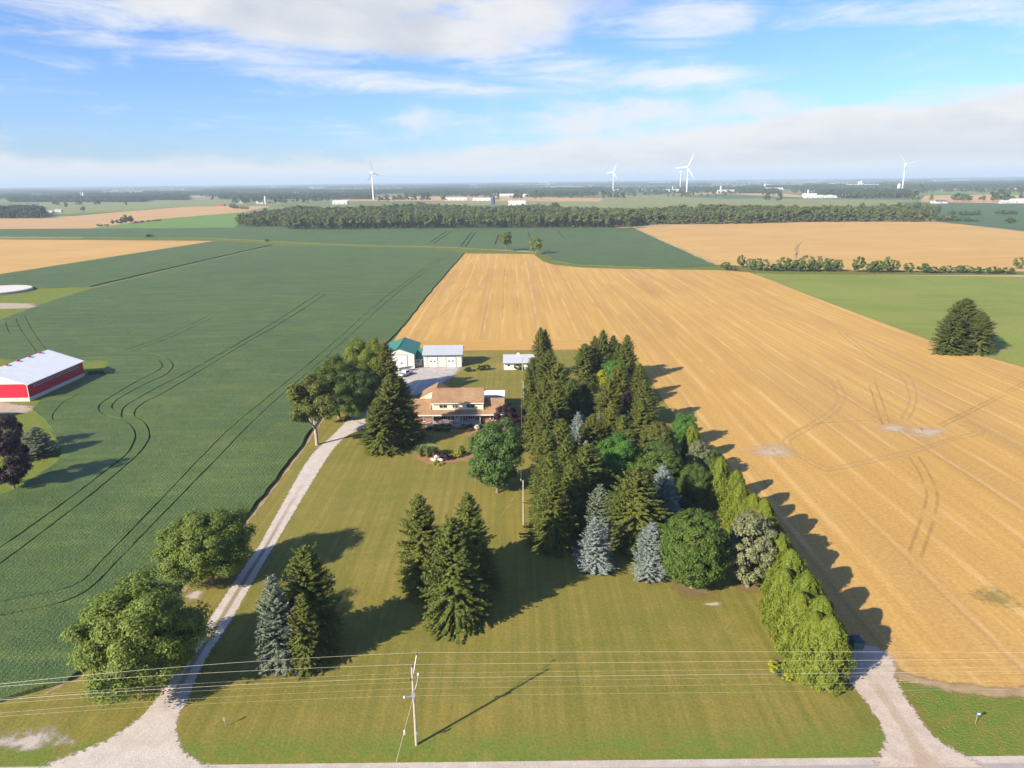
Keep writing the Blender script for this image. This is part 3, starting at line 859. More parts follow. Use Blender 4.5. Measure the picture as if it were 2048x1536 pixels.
LF = {
    'spruce': mat_leaf('spruce_needles', (0.066, 0.092, 0.021), (0.168, 0.198, 0.036), 0.20, 0.65, 0.2, 0.36, (0.23, 0.205, 0.034)),
    'blue': mat_leaf('blue_spruce_needles', (0.100, 0.135, 0.110), (0.28, 0.325, 0.285), 0.05, 0.65, 0.2, 0.25, (0.32, 0.36, 0.36)),
    'blue_green': mat_leaf('silver_green_needles', (0.075, 0.105, 0.062), (0.205, 0.240, 0.165), 0.05, 0.65, 0.2, 0.2),
    'cedar': mat_leaf('cedar_sprays', (0.076, 0.118, 0.012), (0.178, 0.220, 0.023), 0.18, 0.6, 0.2, 0.3, (0.23, 0.235, 0.024)),
    'maple': mat_leaf('maple_leaves', (0.095, 0.148, 0.026), (0.220, 0.275, 0.044), 0.28, obj_var=0.2),
    'bright': mat_leaf('bright_green_leaves', (0.050, 0.140, 0.022), (0.125, 0.270, 0.045), 0.30, obj_var=0.15),
    'dark': mat_leaf('dark_green_leaves', (0.050, 0.095, 0.020), (0.120, 0.175, 0.034), 0.22, obj_var=0.2),
    'locust': mat_leaf('locust_leaflets', (0.050, 0.110, 0.028), (0.120, 0.200, 0.048), 0.30),
    'oak': mat_leaf('oak_leaves', (0.065, 0.088, 0.016), (0.150, 0.165, 0.028), 0.22),
    'round': mat_leaf('linden_leaves', (0.045, 0.088, 0.013), (0.105, 0.155, 0.022), 0.20, obj_var=0.1),
    'silver': mat_leaf('silver_leaves', (0.070, 0.105, 0.035), (0.270, 0.275, 0.150), 0.2, obj_var=0.1),
    'purple': mat_leaf('purple_leaves', (0.018, 0.011, 0.014), (0.062, 0.030, 0.036), 0.12, obj_var=0.1, yellow=(0.07, 0.03, 0.035)),
    'lime': mat_leaf('golden_leaves', (0.24, 0.27, 0.012), (0.42, 0.43, 0.02), 0.3, obj_var=0.1),
    'wood': mat_leaf('woodland_leaves', (0.065, 0.102, 0.025), (0.195, 0.235, 0.062), 0.25, obj_var=0.45, yellow=(0.22, 0.22, 0.075)),
    'far': mat_leaf('distant_leaves', (0.042, 0.070, 0.022), (0.105, 0.135, 0.042), 0.25, obj_var=0.4),
    'shrub': mat_leaf('shrub_leaves', (0.040, 0.080, 0.018), (0.105, 0.150, 0.030), 0.2),
    'box': mat_leaf('clipped_dark_leaves', (0.018, 0.042, 0.014), (0.050, 0.085, 0.026), 0.15),
    'reed': mat_leaf('ornamental_grass_blades', (0.13, 0.18, 0.06), (0.26, 0.31, 0.12), 0.25, obj_var=0.2),
    'flower': mat_leaf('white_flowers', (0.62, 0.62, 0.55), (0.85, 0.85, 0.80), 0.15, obj_var=0.0),
}
BK = {'grey': mat_bark('grey_bark', (0.12, 0.10, 0.08), (0.27, 0.23, 0.19)), 'pale': mat_bark('pale_bark', (0.26, 0.22, 0.18), (0.46, 0.40, 0.33)),
      'brown': mat_bark('brown_bark', (0.06, 0.042, 0.03), (0.14, 0.10, 0.07))}


def kites(C, U, W):
    """kite-shaped leaf faces: centre, half-length vector, half-width vector"""
    n = len(C)
    V = np.empty((n, 4, 3))
    V[:, 0], V[:, 1], V[:, 2], V[:, 3] = C - U, C + W - U * 0.1, C + U, C - W - U * 0.1
    return V.reshape(-1, 3), np.arange(4 * n).reshape(n, 4)


def unit(a):
    return a / (np.linalg.norm(a, axis=-1, keepdims=True) + 1e-9)


def frame(nrm, lead):
    """half-axes in the plane of nrm with the first close to lead"""
    u = unit(lead - (lead * nrm).sum(-1, keepdims=True) * nrm)
    return u, np.cross(nrm, u)


def make_conifer(name, seed, H, R, mat, style='norway', pe=1.65):
    rng = np.random.default_rng(seed)
    C, U, W = [], [], []
    dz = 0.30 if style == 'norway' else 0.24
    z = 0.35
    lob = rng.uniform(0, 6.28, 3)
    while z < H * 0.985:
        f = z / H
        if style == 'norway':
            prof = (1 - f ** pe) ** 0.92 * min(1.0, 0.80 + 1.6 * f)
        else:
            prof = (1 - f ** 1.7) ** 0.9 * min(1.0, 0.80 + 2.0 * f)
        r0 = R * prof * rng.uniform(0.86, 1.10)
        nb = int(8 + 11 * (1 - f))
        for az in rng.uniform(0, 2 * math.pi, nb):
            lump = 1 + 0.13 * math.sin(3 * az + lob[0] + z * 0.5) + 0.10 * math.sin(5 * az + lob[1] - z * 0.9) + 0.08 * math.sin(z * 2.1 + lob[2] + az)
            L = max(0.22, r0 * lump * (rng.uniform(0.78, 1.08) if rng.random() > 0.06 else rng.uniform(0.5, 1.28)))
            if style == 'norway':
                e0, dr, up = (-0.12 + 0.95 * f ** 1.5), 0.42 * (1 - f), 0.22
            else:
                e0, dr, up = (0.05 + 0.8 * f ** 1.5), 0.18 * (1 - f), 0.22
            k = max(4, int(L * 5.6 + 2))
            t = np.linspace(0.22 if L > 1.2 else 0.05, 1.0, k) + rng.uniform(-0.03, 0.03, k)
            out = np.array([math.cos(az), math.sin(az), 0.0])
            side = np.array([-math.sin(az), math.cos(az), 0.0])
            zz = z + L * (e0 * t - dr * t ** 2 + up * t ** 3)
            P = out[None] * (L * t)[:, None]
            P[:, 2] = zz
            slope = e0 - 2 * dr * t + 3 * up * t ** 2
            D = np.tile(out, (k, 1))
            D[:, 2] = slope
            D = unit(D)
            s = (0.25 if style == 'norway' else 0.21) * (1.08 - 0.35 * t) * rng.uniform(0.8, 1.2, k) * (0.6 + 0.4 * min(1, L / 1.5))
            for sg in (-1, 1):
                lead = unit(D + side[None] * sg * rng.uniform(0.5, 1.2, (k, 1)) + np.array([0, 0, -0.30 if style == 'norway' else 0.05])[None] + rng.normal(0, 0.15, (k, 3)))
                nrm = unit(np.array([0, 0, 1.0])[None] + out[None] * rng.uniform(0.1, 0.9, (k, 1)) + rng.normal(0, 0.28, (k, 3)))
                u, w = frame(nrm, lead)
                c = P + lead * (s * 0.75)[:, None]
                C.append(c); U.append(u * (s * 1.05)[:, None]); W.append(w * (s * 0.46)[:, None])
            if style == 'norway':           # hanging branchlets
                lead = unit(np.array([0, 0, -1.0])[None] + out[None] * 0.35 + rng.normal(0, 0.2, (k, 3)))
                nrm = unit(out[None] + rng.normal(0, 0.4, (k, 3)))
                u, w = frame(nrm, lead)
                C.append(P + u * (s * 0.8)[:, None]); U.append(u * (s * 1.0)[:, None]); W.append(w * (s * 0.42)[:, None])
            # tip
            C.append(P[-1:] + D[-1:] * 0.12); u, w = frame(unit(rng.normal(0, 0.3, (1, 3)) + np.array([[0, 0, 1.0]])), D[-1:])
            U.append(u * 0.24); W.append(w * 0.10)
        z += dz * rng.uniform(0.8, 1.2) * (1.0 - 0.35 * f)
    # leader
    k = 10
    P = np.zeros((k, 3)); P[:, 2] = H * np.linspace(0.95, 1.0, k)
    lead = unit(np.array([0, 0, 1.0])[None] + rng.normal(0, 0.35, (k, 3)))
    nrm = unit(rng.normal(0, 1, (k, 3)) * np.array([1, 1, 0.2]))
    u, w = frame(nrm, lead)
    C.append(P); U.append(u * 0.26); W.append(w * 0.08)
    V, F = kites(np.concatenate(C), np.concatenate(U), np.concatenate(W))
    crown = mesh_np(name + '_crown', V, F)
    crown.materials.append(mat)
    tr = MB().tube([(0, 0, -0.2), (0, 0, H * 0.3), (0, 0, H * 0.7), (0, 0, H * 0.97)], [0.26, 0.20, 0.10, 0.02], 7).mesh(name + '_trunk')
    tr.materials.append(BK['brown'])
    return tr, crown, H, R / 1.2


def make_cedar(name, seed, H, R, mat, n=21000):
    rng = np.random.default_rng(seed)
    lob = rng.uniform(0, 6.28, 6)
    f = np.where(rng.random(n) < 0.12, rng.uniform(0.86, 1.0, n), rng.beta(1.0, 1.1, n))
    az = rng.uniform(0, 2 * math.pi, n)
    prof = np.minimum(1.0, 0.80 + 1.1 * f) * np.clip(1 - f ** 2.1, 0, 1) ** 0.55
    lump = 1 + 0.14 * np.sin(4 * az + lob[0] + f * 7) + 0.12 * np.sin(7 * az + lob[1] - f * 13) + 0.08 * np.sin(11 * az + lob[2] + f * 21)
    r = R * prof * lump * rng.uniform(0.72, 1.06, n)
    out = np.stack([np.cos(az), np.sin(az), np.zeros(n)], 1)
    C = out * r[:, None]
    C[:, 2] = f * H + 0.15
    lead = unit(out * 0.55 + np.array([0, 0, 1.0])[None] + rng.normal(0, 0.35, (n, 3)))
    nrm = unit(out + np.array([0, 0, 0.55])[None] + rng.normal(0, 0.5, (n, 3)))
    u, w = frame(nrm, lead)
    s = rng.uniform(0.11, 0.20, n)[:, None]
    V, F = kites(C, u * s, w * s * 0.55)
    crown = mesh_np(name + '_crown', V, F)
    crown.materials.append(mat)
    tr = MB().tube([(0, 0, -0.2), (0, 0, H * 0.5), (0, 0, H * 0.9)], [0.16, 0.10, 0.02], 6).mesh(name + '_trunk')
    tr.materials.append(BK['brown'])
    return tr, crown, H, R


def make_broadleaf(name, seed, H, R, base, mat, bark, ncl=85, per=210, size=0.26, dense=0.0, limbs=9, trunk_r=0.30, flat=0.62, cs=1.0):
    """trunk with limbs and a crown of leaf clumps; base = height of the lowest leaves"""
    rng = np.random.default_rng(seed)
    cz, rz = (H + base) / 2, (H - base) / 2
    d = unit(rng.normal(0, 1, (ncl, 3)))
    d[:, 2] = np.where(d[:, 2] < -flat, -flat, d[:, 2])
    lob = rng.uniform(0, 6.28, 4)
    az = np.arctan2(d[:, 1], d[:, 0])
    lump = 1 + (0.14 * np.sin(2 * az + lob[0]) + 0.12 * np.sin(3 * az + lob[1] + d[:, 2] * 2) + 0.08 * np.sin(5 * az + lob[2] - d[:, 2] * 4)) * (1 - dense)
    rf = rng.uniform(0.42 + 0.34 * dense, 0.86, ncl) * lump
    cen = d * rf[:, None] * np.array([R, R, rz])[None]
    cen[:, 2] += cz
    cr = rng.uniform(0.17, 0.30, ncl) * R * (1 - 0.25 * dense) * cs
    tot = ncl * per
    k = np.repeat(np.arange(ncl), per)
    dd = unit(rng.normal(0, 1, (tot, 3)) + d[k] * 0.55 + np.array([0, 0, 0.25])[None])
    rr = cr[k] * rng.uniform(0.35, 1.08, tot)
    P = cen[k] + dd * rr[:, None] * np.array([1, 1, 0.78])[None]
    P[:, 2] = np.maximum(P[:, 2], base * 0.55 + 0.1)
    nrm = unit(dd + d[k] * 0.4 + np.array([0, 0, 0.5])[None] + rng.normal(0, 0.55, (tot, 3)))
    lead = unit(dd * 0.6 + rng.normal(0, 0.6, (tot, 3)) + np.array([0, 0, -0.2])[None])
    u, w = frame(nrm, lead)
    s = (size * rng.uniform(0.7, 1.3, tot))[:, None]
    V, F = kites(P, u * s, w * s * 0.62)
    crown = mesh_np(name + '_crown', V, F)
    crown.materials.append(mat)
    tb = MB()
    tops = (base * 0.9 + 0.28 * (H - base))
    tb.tube([(0, 0, -0.25), (0, 0, 0.25), (0.05, 0.03, tops * 0.5), (0, 0, tops), (0.1, -0.1, H * 0.82)], [trunk_r * 1.35, trunk_r, trunk_r * 0.85, trunk_r * 0.66, 0.04], 9)
    order = np.argsort(rf)[:]
    for i in list(order[-limbs:]):
        c = cen[i]
        z0 = min(tops, max(base * 0.55, c[2] * 0.45)) * rng.uniform(0.85, 1.05)
        mid = np.array([c[0] * 0.45, c[1] * 0.45, z0 + (c[2] - z0) * 0.6])
        tb.tube([(0, 0, z0), tuple(mid), tuple(c)], [trunk_r * 0.42, trunk_r * 0.26, 0.03], 6)
    tr = tb.mesh(name + '_trunk')
    tr.materials.append(bark)
    return tr, crown, H, R


def make_tuft(name, seed, H, R, mat, n=420):
    """fountain of long blades"""
    rng = np.random.default_rng(seed)
    az = rng.uniform(0, 6.283, n)
    o = np.stack([np.cos(az), np.sin(az), np.zeros(n)], 1)
    sp = rng.uniform(0.1, 1.0, n)[:, None]
    base = o * R * 0.25 * sp
    a = base + o * sp * R * 0.4 + np.array([0, 0, 1.0]) * H * rng.uniform(0.45, 0.65, (n, 1))
    b = base + o * sp * R * 0.95 + np.array([0, 0, 1.0]) * H * rng.uniform(0.65, 1.0, (n, 1))
    wv = np.stack([-np.sin(az), np.cos(az), np.zeros(n)], 1) * 0.055
    V = np.stack([base - wv, base + wv, a + wv, a - wv, b + wv * 0.3, b - wv * 0.3], 1).reshape(-1, 3)
    i = np.arange(n)[:, None] * 6
    F = np.concatenate([i + np.array([[0, 1, 2, 3]]), i + np.array([[3, 2, 4, 5]])])
    me = mesh_np(name + '_blades', V, F)
    me.materials.append(mat)
    return me


PR = {
    'spruce': [make_conifer('spruce', 10 + i, 15.0, r, LF['spruce'], pe=pe) for i, (r, pe) in enumerate(((3.3, 2.1), (3.1, 1.8), (3.5, 2.5), (3.2, 2.0), (3.4, 2.8), (3.3, 1.65)))],
    'blue': [make_conifer('blue_spruce', 30 + i, 10.0, 2.5, LF['blue'], 'blue') for i in range(2)],
    'cedar': [make_cedar('cedar', 50 + i, 9.5, 2.5, LF['cedar']) for i in range(3)],
    'maple': [make_broadleaf('maple', 60 + i, 13.5, 6.0, 0.7, LF['maple'], BK['grey'], 170, 420, 0.140, dense=0.35, flat=0.85) for i in range(3)],
    'oak': [make_broadleaf('oak', 70 + i, 16.0, 6.2, 5.6, LF['oak'], BK['pale'], 70, 230, 0.26, limbs=12, trunk_r=0.42) for i in range(1)],
    'locust': [make_broadleaf('locust', 80, 16.0, 5.6, 0.6, LF['locust'], BK['grey'], 170, 190, 0.20, dense=0.35, flat=0.95)],
    'round': [make_broadleaf('linden', 85, 14.0, 4.8, 0.3, LF['round'], BK['grey'], 330, 120, 0.165, dense=1.0, flat=0.95)],
    'silver': [make_broadleaf('silver_tree', 88, 13.0, 3.8, 0.2, LF['silver'], BK['grey'], 140, 120, 0.18, dense=0.6, flat=0.95)],
    'purple': [make_broadleaf('purple_beech', 90, 14.0, 5.4, 0.3, LF['purple'], BK['grey'], 110, 150, 0.24, dense=0.4, flat=0.95)],
    'bush': [make_broadleaf('bush', 95 + i, 3.0, 1.9, 0.1, LF['shrub'], BK['brown'], 26, 60, 0.20, dense=0.4, limbs=4, trunk_r=0.07) for i in range(2)],
    'wood': [make_broadleaf('woodland_tree', 100 + i, 20.0, r, b, LF['wood'], BK['brown'], 17, 110, 0.55, dense=0.25, cs=1.75, limbs=5, trunk_r=0.17, flat=0.95) for i, (r, b) in enumerate(((3.9, 4.0), (3.5, 5.5), (4.4, 2.6), (4.0, 0.8), (3.4, 0.5)))],
    'field': [make_broadleaf('field_tree', 110 + i, 16.0, 6.0, b, LF['oak'], BK['grey'], 60, 70, 0.42, cs=1.15, limbs=8, trunk_r=0.4) for i, b in enumerate((4.2, 2.0))],
    'scrub': [make_broadleaf('scrub', 115 + i, 8.0, 4.6, 0.2, LF['wood'], BK['grey'], 34, 60, 0.42, dense=0.3, limbs=5, trunk_r=0.15) for i in range(2)],
    'far': [make_broadleaf('distant_tree', 120 + i, 16.0, 5.5, 1.0, LF['far'], BK['grey'], 10, 40, 1.15, cs=1.7, limbs=3, trunk_r=0.4) for i in range(3)],
}


def place_tree(name, label, kind, loc, H, R, group=None, cat='tree', var=None, mat=None, rz=None, bark=None):
    ps = PR[kind]
    tr, cr, h0, r0 = ps[(var if var is not None else random.randrange(len(ps))) % len(ps)]
    e = empty(name, loc, label, cat, group, random.uniform(0, 6.283) if rz is None else rz)
    e.scale = (R / r0, R / r0, H / h0)
    e.rotation_euler[0], e.rotation_euler[1] = random.uniform(-.03, .03), random.uniform(-.03, .03)
    t = link('trunk', tr, None, e)
    c = link('crown', cr, None, e)
    for o, mm in ((c, mat), (t, bark)):
        if mm is not None:
            o.material_slots[0].link = 'OBJECT'
            o.material_slots[0].material = mm
    return e


def grow(name, label, kind, px, py, H, R, group=None, cat='tree', **k):
    """a tree whose top was surveyed at this pixel"""
    p = S(px, py, H)
    return place_tree(name, label, kind, (p.x, p.y, 0.0), H, R, group, cat, **k)


# lawn groups
grow('norway_spruce', 'dark spruce at the back left of the clump of three on the front lawn', 'spruce', 840, 990, 15.8, 3.3, 'three spruces on the front lawn', var=0)
grow('norway_spruce', 'widest and nearest spruce of the clump of three on the front lawn', 'spruce', 905, 1037, 16.2, 3.7, 'three spruces on the front lawn', var=2)
grow('norway_spruce', 'tallest spruce at the back right of the clump of three on the front lawn', 'spruce', 940, 984, 16.8, 3.4, 'three spruces on the front lawn', var=1)
grow('blue_spruce', 'silvery green blue spruce beside the drive, standing over the wires', 'blue', 540, 1150, 13.4, 2.45, 'spruces beside the drive', var=0, mat=LF['blue_green'])
grow('norway_spruce', 'small narrow spruce in front of a larger one beside the drive', 'spruce', 597, 1188, 10.8, 2.1, 'spruces beside the drive', var=3)
grow('norway_spruce', 'large dark spruce at the back of the clump beside the drive', 'spruce', 603, 1098, 15.0, 3.5, 'spruces beside the drive', var=2)
grow('norway_spruce', 'large spruce at the left end of the house, nearest the drive bend', 'spruce', 781, 748, 17.5, 4.0, 'spruces beside the house', var=0)
grow('norway_spruce', 'spruce touching the left wing of the house', 'spruce', 803, 754, 16.0, 3.8, 'spruces beside the house', var=1)
grow('norway_spruce', 'low spruce at the foot of the large one beside the drive bend', 'spruce', 757, 796, 13.0, 3.6, 'spruces beside the house', var=3)
grow('maple_tree', 'broad leafy tree at the mouth of the gravel drive, behind the wires', 'maple', 255, 1166, 14.6, 7.9, 'trees between the drive and the crop', var=0)
grow('maple_tree', 'round leafy tree halfway up the front stretch of the drive', 'maple', 405, 1018, 12.8, 6.9, 'trees between the drive and the crop', var=1)
grow('oak_tree', 'olive green tree with a tall bare trunk left of the drive', 'oak', 622, 757, 16.4, 6.6, 'trees between the drive and the crop')
grow('maple_tree', 'large green maple behind the bare-trunked tree at the drive bend', 'maple', 668, 712, 17.0, 8.0, 'maples shading the drive bend', var=2, mat=LF['dark'])
grow('maple_tree', 'tall maple with a sunlit top, highest of those at the drive bend', 'maple', 722, 675, 18.0, 7.0, 'maples shading the drive bend', var=0)
grow('maple_tree', 'maple arching over the drive bend below the tall sunlit one', 'maple', 705, 735, 14.0, 6.6, 'maples shading the drive bend', var=1, mat=LF['dark'])
grow('norway_spruce', 'dark spruce between the maples and the green-roofed workshop', 'spruce', 767, 684, 17.0, 4.2, var=3)
grow('norway_spruce', 'dark spruce below the workshop door, behind the maples', 'spruce', 758, 714, 13.0, 3.8, var=1)
grow('locust_tree', 'feathery green tree in front of the right end of the house', 'locust', 992, 834, 16.0, 5.8)
grow('plum_tree', 'purple leaved tree against the right wing of the house', 'purple', 1012, 806, 7.0, 3.4, 'purple trees by the house')
grow('plum_tree', 'low purple leaved tree beside the pole with the transformer', 'purple', 1036, 826, 4.6, 2.6, 'purple trees by the house')
grow('purple_beech', 'dark purple tree in the corner of the barn yard', 'purple', 4, 868, 12.0, 4.6, 'purple trees by the red barn')
grow('purple_beech', 'dark purple tree behind the other one, nearer the red barn', 'purple', 8, 828, 9.5, 3.4, 'purple trees by the red barn')
grow('blue_spruce', 'blue spruce at the crop edge below the red barn', 'blue', 67, 855, 7.0, 3.2, mat=LF['blue_green'])
for px, py, H, R, lb in ((1935, 597, 18.0, 6.4, 'tallest of the dark conifers in the green field beyond the stubble'), (1911, 628, 14.0, 5.2, 'lower conifer on the side of the clump nearer the stubble'), (1966, 624, 14.5, 5.0, 'right-hand conifer of the clump in the green field')):
    grow('field_spruce', lb, 'spruce', px, py, H, R * 0.92, 'conifers in the green field', var=(4, 2, 4)[px % 3])

# the grove: species, top pixel, height, radius, label, leaf material
GROVE = [
    ('spruce', 1080, 655, 16, 3.2, 'spruce behind the small shed, left one of two joined tops', None),
    ('spruce', 1093, 659, 15, 3.0, 'spruce behind the small shed, right one of two joined tops', None),
    ('spruce', 1096, 701, 15, 4.2, 'broad spruce just in front of the two behind the small shed', None),
    ('spruce', 1064, 715, 11, 2.5, 'thin brownish spruce beside the right wall of the small shed', None),
    ('spruce', 1120, 726, 14, 3.8, 'spruce at the open lawn gap in the back of the grove', None),
    ('spruce', 1088, 758, 13.5, 3.6, 'spruce right of the pole with the transformer', None),
    ('spruce', 1146, 757, 13, 3.8, 'dark shaded spruce in the middle of the back of the grove', None),
    ('spruce', 1116, 764, 14, 3.6, 'spruce between the transformer pole and the dark shaded one', None),
    ('spruce', 1062, 760, 11.5, 2.6, 'narrow spruce behind the transformer pole', None),
    ('spruce', 1168, 756, 12, 3.2, 'dark spruce left of the golden bush in the grove', None),
    ('spruce', 1172, 687, 12.5, 3.6, 'spruce on the left flank of the group at the back fence line', None),
    ('spruce', 1188, 671, 14, 3.2, 'spruce just left of the tallest one at the back fence line', None),
    ('spruce', 1203, 660, 16, 3.2, 'tallest pointed spruce at the back fence line', None),
    ('spruce', 1229, 671, 14, 3.6, 'blunt topped spruce right of the tallest at the back fence line', None),
    ('spruce', 1240, 686, 12, 3.2, 'lower spruce in front of the blunt topped one at the back', None),
    ('spruce', 1257, 669, 15, 3.3, 'pointed spruce at the back corner, beside the stubble', None),
    ('maple', 1232, 718, 9.5, 4.2, 'bright green tree in front of the spruces at the back', 'bright'),
    ('round', 1206, 737, 7.0, 2.0, 'golden yellow bush in the back half of the grove', 'lime'),
    ('spruce', 1238, 726, 13, 3.8, 'drooping spruce overlapping the bright green tree at the back', None),
    ('spruce', 1279, 727, 10, 2.8, 'dark spruce on the stubble side below the back corner', None),
    ('spruce', 1220, 758, 13, 3.6, 'spruce below the golden bush', None),
    ('purple', 1257, 778, 8.0, 2.2, 'dark red leaved tree wedged between spruces in the grove', None),
    ('spruce', 1291, 760, 12, 3.4, 'spruce right of the dark red tree, on the stubble side', None),
    ('spruce', 1282, 796, 12.5, 4.0, 'wide spruce below the dark red tree, on the stubble side', None),
    ('spruce', 1222, 809, 12, 3.2, 'olive spruce in the very middle of the grove', None),
    ('spruce', 1071, 792, 13, 3.2, 'spruce below the transformer pole at the yard edge', None),
    ('spruce', 1095, 803, 13, 3.2, 'spruce left of the smaller silver-blue tip in the grove', None),
    ('blue', 1113, 828, 9.5, 1.9, 'silver-blue spruce tip half hidden on the yard side of the grove', None),
    ('blue', 1155, 825, 11.5, 2.4, 'brightest silver-blue spruce in the middle of the grove', None),
    ('blue', 1168, 831, 10.5, 2.2, 'silver-blue spruce touching the brightest one in the grove', None),
    ('spruce', 1182, 829, 12, 3.4, 'spruce right of the pair of silver-blue ones in the grove', None),
    ('blue', 1201, 824, 10, 1.8, 'small pale spruce top behind the one beside the silver-blue pair', 'blue_green'),
    ('spruce', 1250, 832, 11.5, 3.2, 'spruce left of the bushy pine in the grove', None),
    ('spruce', 1257, 857, 12, 3.8, 'spruce behind the bright green tree in the middle of the grove', None),
    ('spruce', 1124, 838, 13, 3.0, 'spruce left of the silver-blue pair in the grove', None),
    ('spruce', 1095, 859, 13.5, 3.6, 'spruce on the yard side behind the front corner of the grove', None),
    ('spruce', 1134, 880, 13, 3.2, 'spruce left of the silver tip in the front half of the grove', None),
    ('blue', 1173, 883, 9.5, 1.7, 'silver tip behind the drooping spruce in the front half of the grove', None),
    ('spruce', 1182, 888, 13.5, 4.2, 'large drooping spruce left of the bright green tree in the grove', None),
    ('maple', 1232, 872, 12, 5.6, 'bright green broadleaf tree in the middle of the grove', 'bright'),
    ('round', 1314, 839, 11, 3.9, 'bushy olive pine on the stubble side of the grove', 'oak'),
    ('round', 1318, 881, 11.5, 5.0, 'dark round tree behind the silver-blue spruces', 'dark'),
    ('maple', 1372, 826, 8.0, 3.2, 'green tree at the upper end of the row along the stubble', 'bright'),
    ('maple', 1392, 926, 9.0, 3.4, 'dark shaded tree between the dark round one and the first cedar', 'dark'),
    ('round', 1362, 985, 4.5, 2.2, 'low dark bush added to darken the shaded gap behind the large round tree', 'box'),  # added filler: dark leaves stand in for tree shade on open ground
    ('cedar', 1386, 851, 8.5, 2.2, 'yellow-green cedar at the upper end of the row along the stubble', None),
    ('silver', 1399, 877, 8.5, 2.8, 'grey-green tree in the upper row along the stubble', None),
    ('maple', 1428, 900, 6.5, 2.6, 'small dark tree leaning out over the stubble edge', 'dark'),
    ('spruce', 1098, 906, 14, 3.7, 'spruce directly behind the one at the front corner of the grove', None),
    ('spruce', 1104, 944, 13.8, 3.8, 'spruce at the front corner of the grove beside the service pole', None),
    ('spruce', 1145, 930, 12.5, 3.4, 'shaded spruce just behind the front corner of the grove', None),
    ('blue', 1200, 970, 10.4, 2.8, 'greenish blue spruce standing behind the small front one', 'blue_green'),
    ('spruce', 1276, 933, 14.5, 4.6, 'olive brown spruce between the two small front blue spruces', None),
    ('blue', 1329, 934, 11.0, 3.0, 'silver-blue spruce at the edge of the shaded gap', None),
    ('blue', 1348, 1002, 6.0, 1.8, 'small silver-blue spruce in front of the taller one at the gap', None),
    ('maple', 1225, 985, 7.0, 2.6, 'small leafy tree squeezed between front spruces', 'bright'),
    ('blue', 1193, 1041, 8.8, 2.7, 'left one of the two short blue spruces at the front of the grove', None),
    ('blue', 1304, 1048, 9.3, 2.7, 'right one of the two short blue spruces at the front of the grove', None),
    ('round', 1394, 1015, 13.4, 5.3, 'large dense round tree at the front of the grove', None),
    ('silver', 1510, 1016, 13.2, 4.1, 'silvery leaved tree between the round one and the cedar hedge', None),
    ('cedar', 1440, 916, 9.8, 2.3, 'first cedar below the upper row, beside the shaded gap', None),
    ('cedar', 1474, 943, 9.8, 2.4, 'second cedar counted from the shaded gap', None),
    ('cedar', 1484, 968, 9.8, 2.4, 'third cedar counted from the shaded gap', None),
    ('cedar', 1508, 989, 9.6, 2.3, 'cedar behind the silvery tree, nearer the grove', None),
    ('cedar', 1530, 1000, 9.4, 2.3, 'cedar behind the silvery tree, nearer the stubble', None),
    ('cedar', 1548, 1038, 9.4, 2.4, 'cedar beside the silvery tree, on its stubble side', None),
    ('cedar', 1566, 1068, 9.6, 2.5, 'cedar just below the silvery tree', None),
    ('cedar', 1588, 1103, 9.8, 2.8, 'tallest looking cedar of the front hedge', None),
    ('cedar', 1572, 1140, 8.6, 2.5, 'cedar on the lawn side of the front hedge, upper one', None),
    ('cedar', 1620, 1148, 9.6, 2.7, 'cedar on the stubble side of the front hedge, upper one', None),
    ('cedar', 1603, 1185, 8.8, 2.7, 'cedar on the lawn side of the front hedge, middle one', None),
    ('cedar', 1644, 1196, 9.4, 2.7, 'cedar on the stubble side of the front hedge, middle one', None),
    ('cedar', 1626, 1228, 8.8, 2.8, 'cedar on the lawn side of the front hedge, lowest one', None),
    ('cedar', 1660, 1236, 9.0, 2.8, 'cedar at the road end of the hedge beside the field lane', None),
]
NAMES = {'spruce': 'norway_spruce', 'blue': 'blue_spruce', 'cedar': 'cedar_tree', 'maple': 'broadleaf_tree', 'round': 'round_tree', 'silver': 'silver_leaf_tree', 'purple': 'red_leaf_tree', 'bush': 'golden_bush'}
for i, (k, px, py, H, R, lb, mt) in enumerate(GROVE):
    grow('golden_bush' if mt == 'lime' else NAMES[k], lb, k, px, py, H, R * (0.90 if k == 'spruce' else 0.9 if k == 'blue' else 1.0), 'cedar hedge row' if k == 'cedar' else 'trees of the grove', var=i * 7 % 6, mat=LF[mt] if mt else None)

# needle litter and thin grass under the trees that stand on the lawn
k = 0
for o in [o for o in bpy.data.objects if o.get('category') == 'tree' and 72 < o.location.y < 122 and -36 < o.location.x < 40]:
    r_ = o.scale[0] * o.children[0].dimensions[0] * 0 + max(o.children[1].dimensions[0], 4.0) * o.scale[0] * 0.5
    disc_patch('worn_ground', o.location.x, o.location.y, min(r_ * 1.12, 5.2), min(r_ * 1.12, 5.2), 0.0165 + 0.0006 * (k % 8), MT['worn'], seed=k)
    k += 1


# ------------------------------------------------------------------ building materials
def mat_metal_roof(name, col, axis=0, rough=0.45):
    m, nt, out = new_mat(name)
    p = wpos(nt)
    f = noise(nt, p, 0.5, 4.0, 0.6)
    c = mixc(nt, f, tuple(v * 0.88 for v in col), tuple(min(1, v * 1.08) for v in col))
    finish(nt, out, c, rough, spec=0.4, metallic=0.1)
    return m


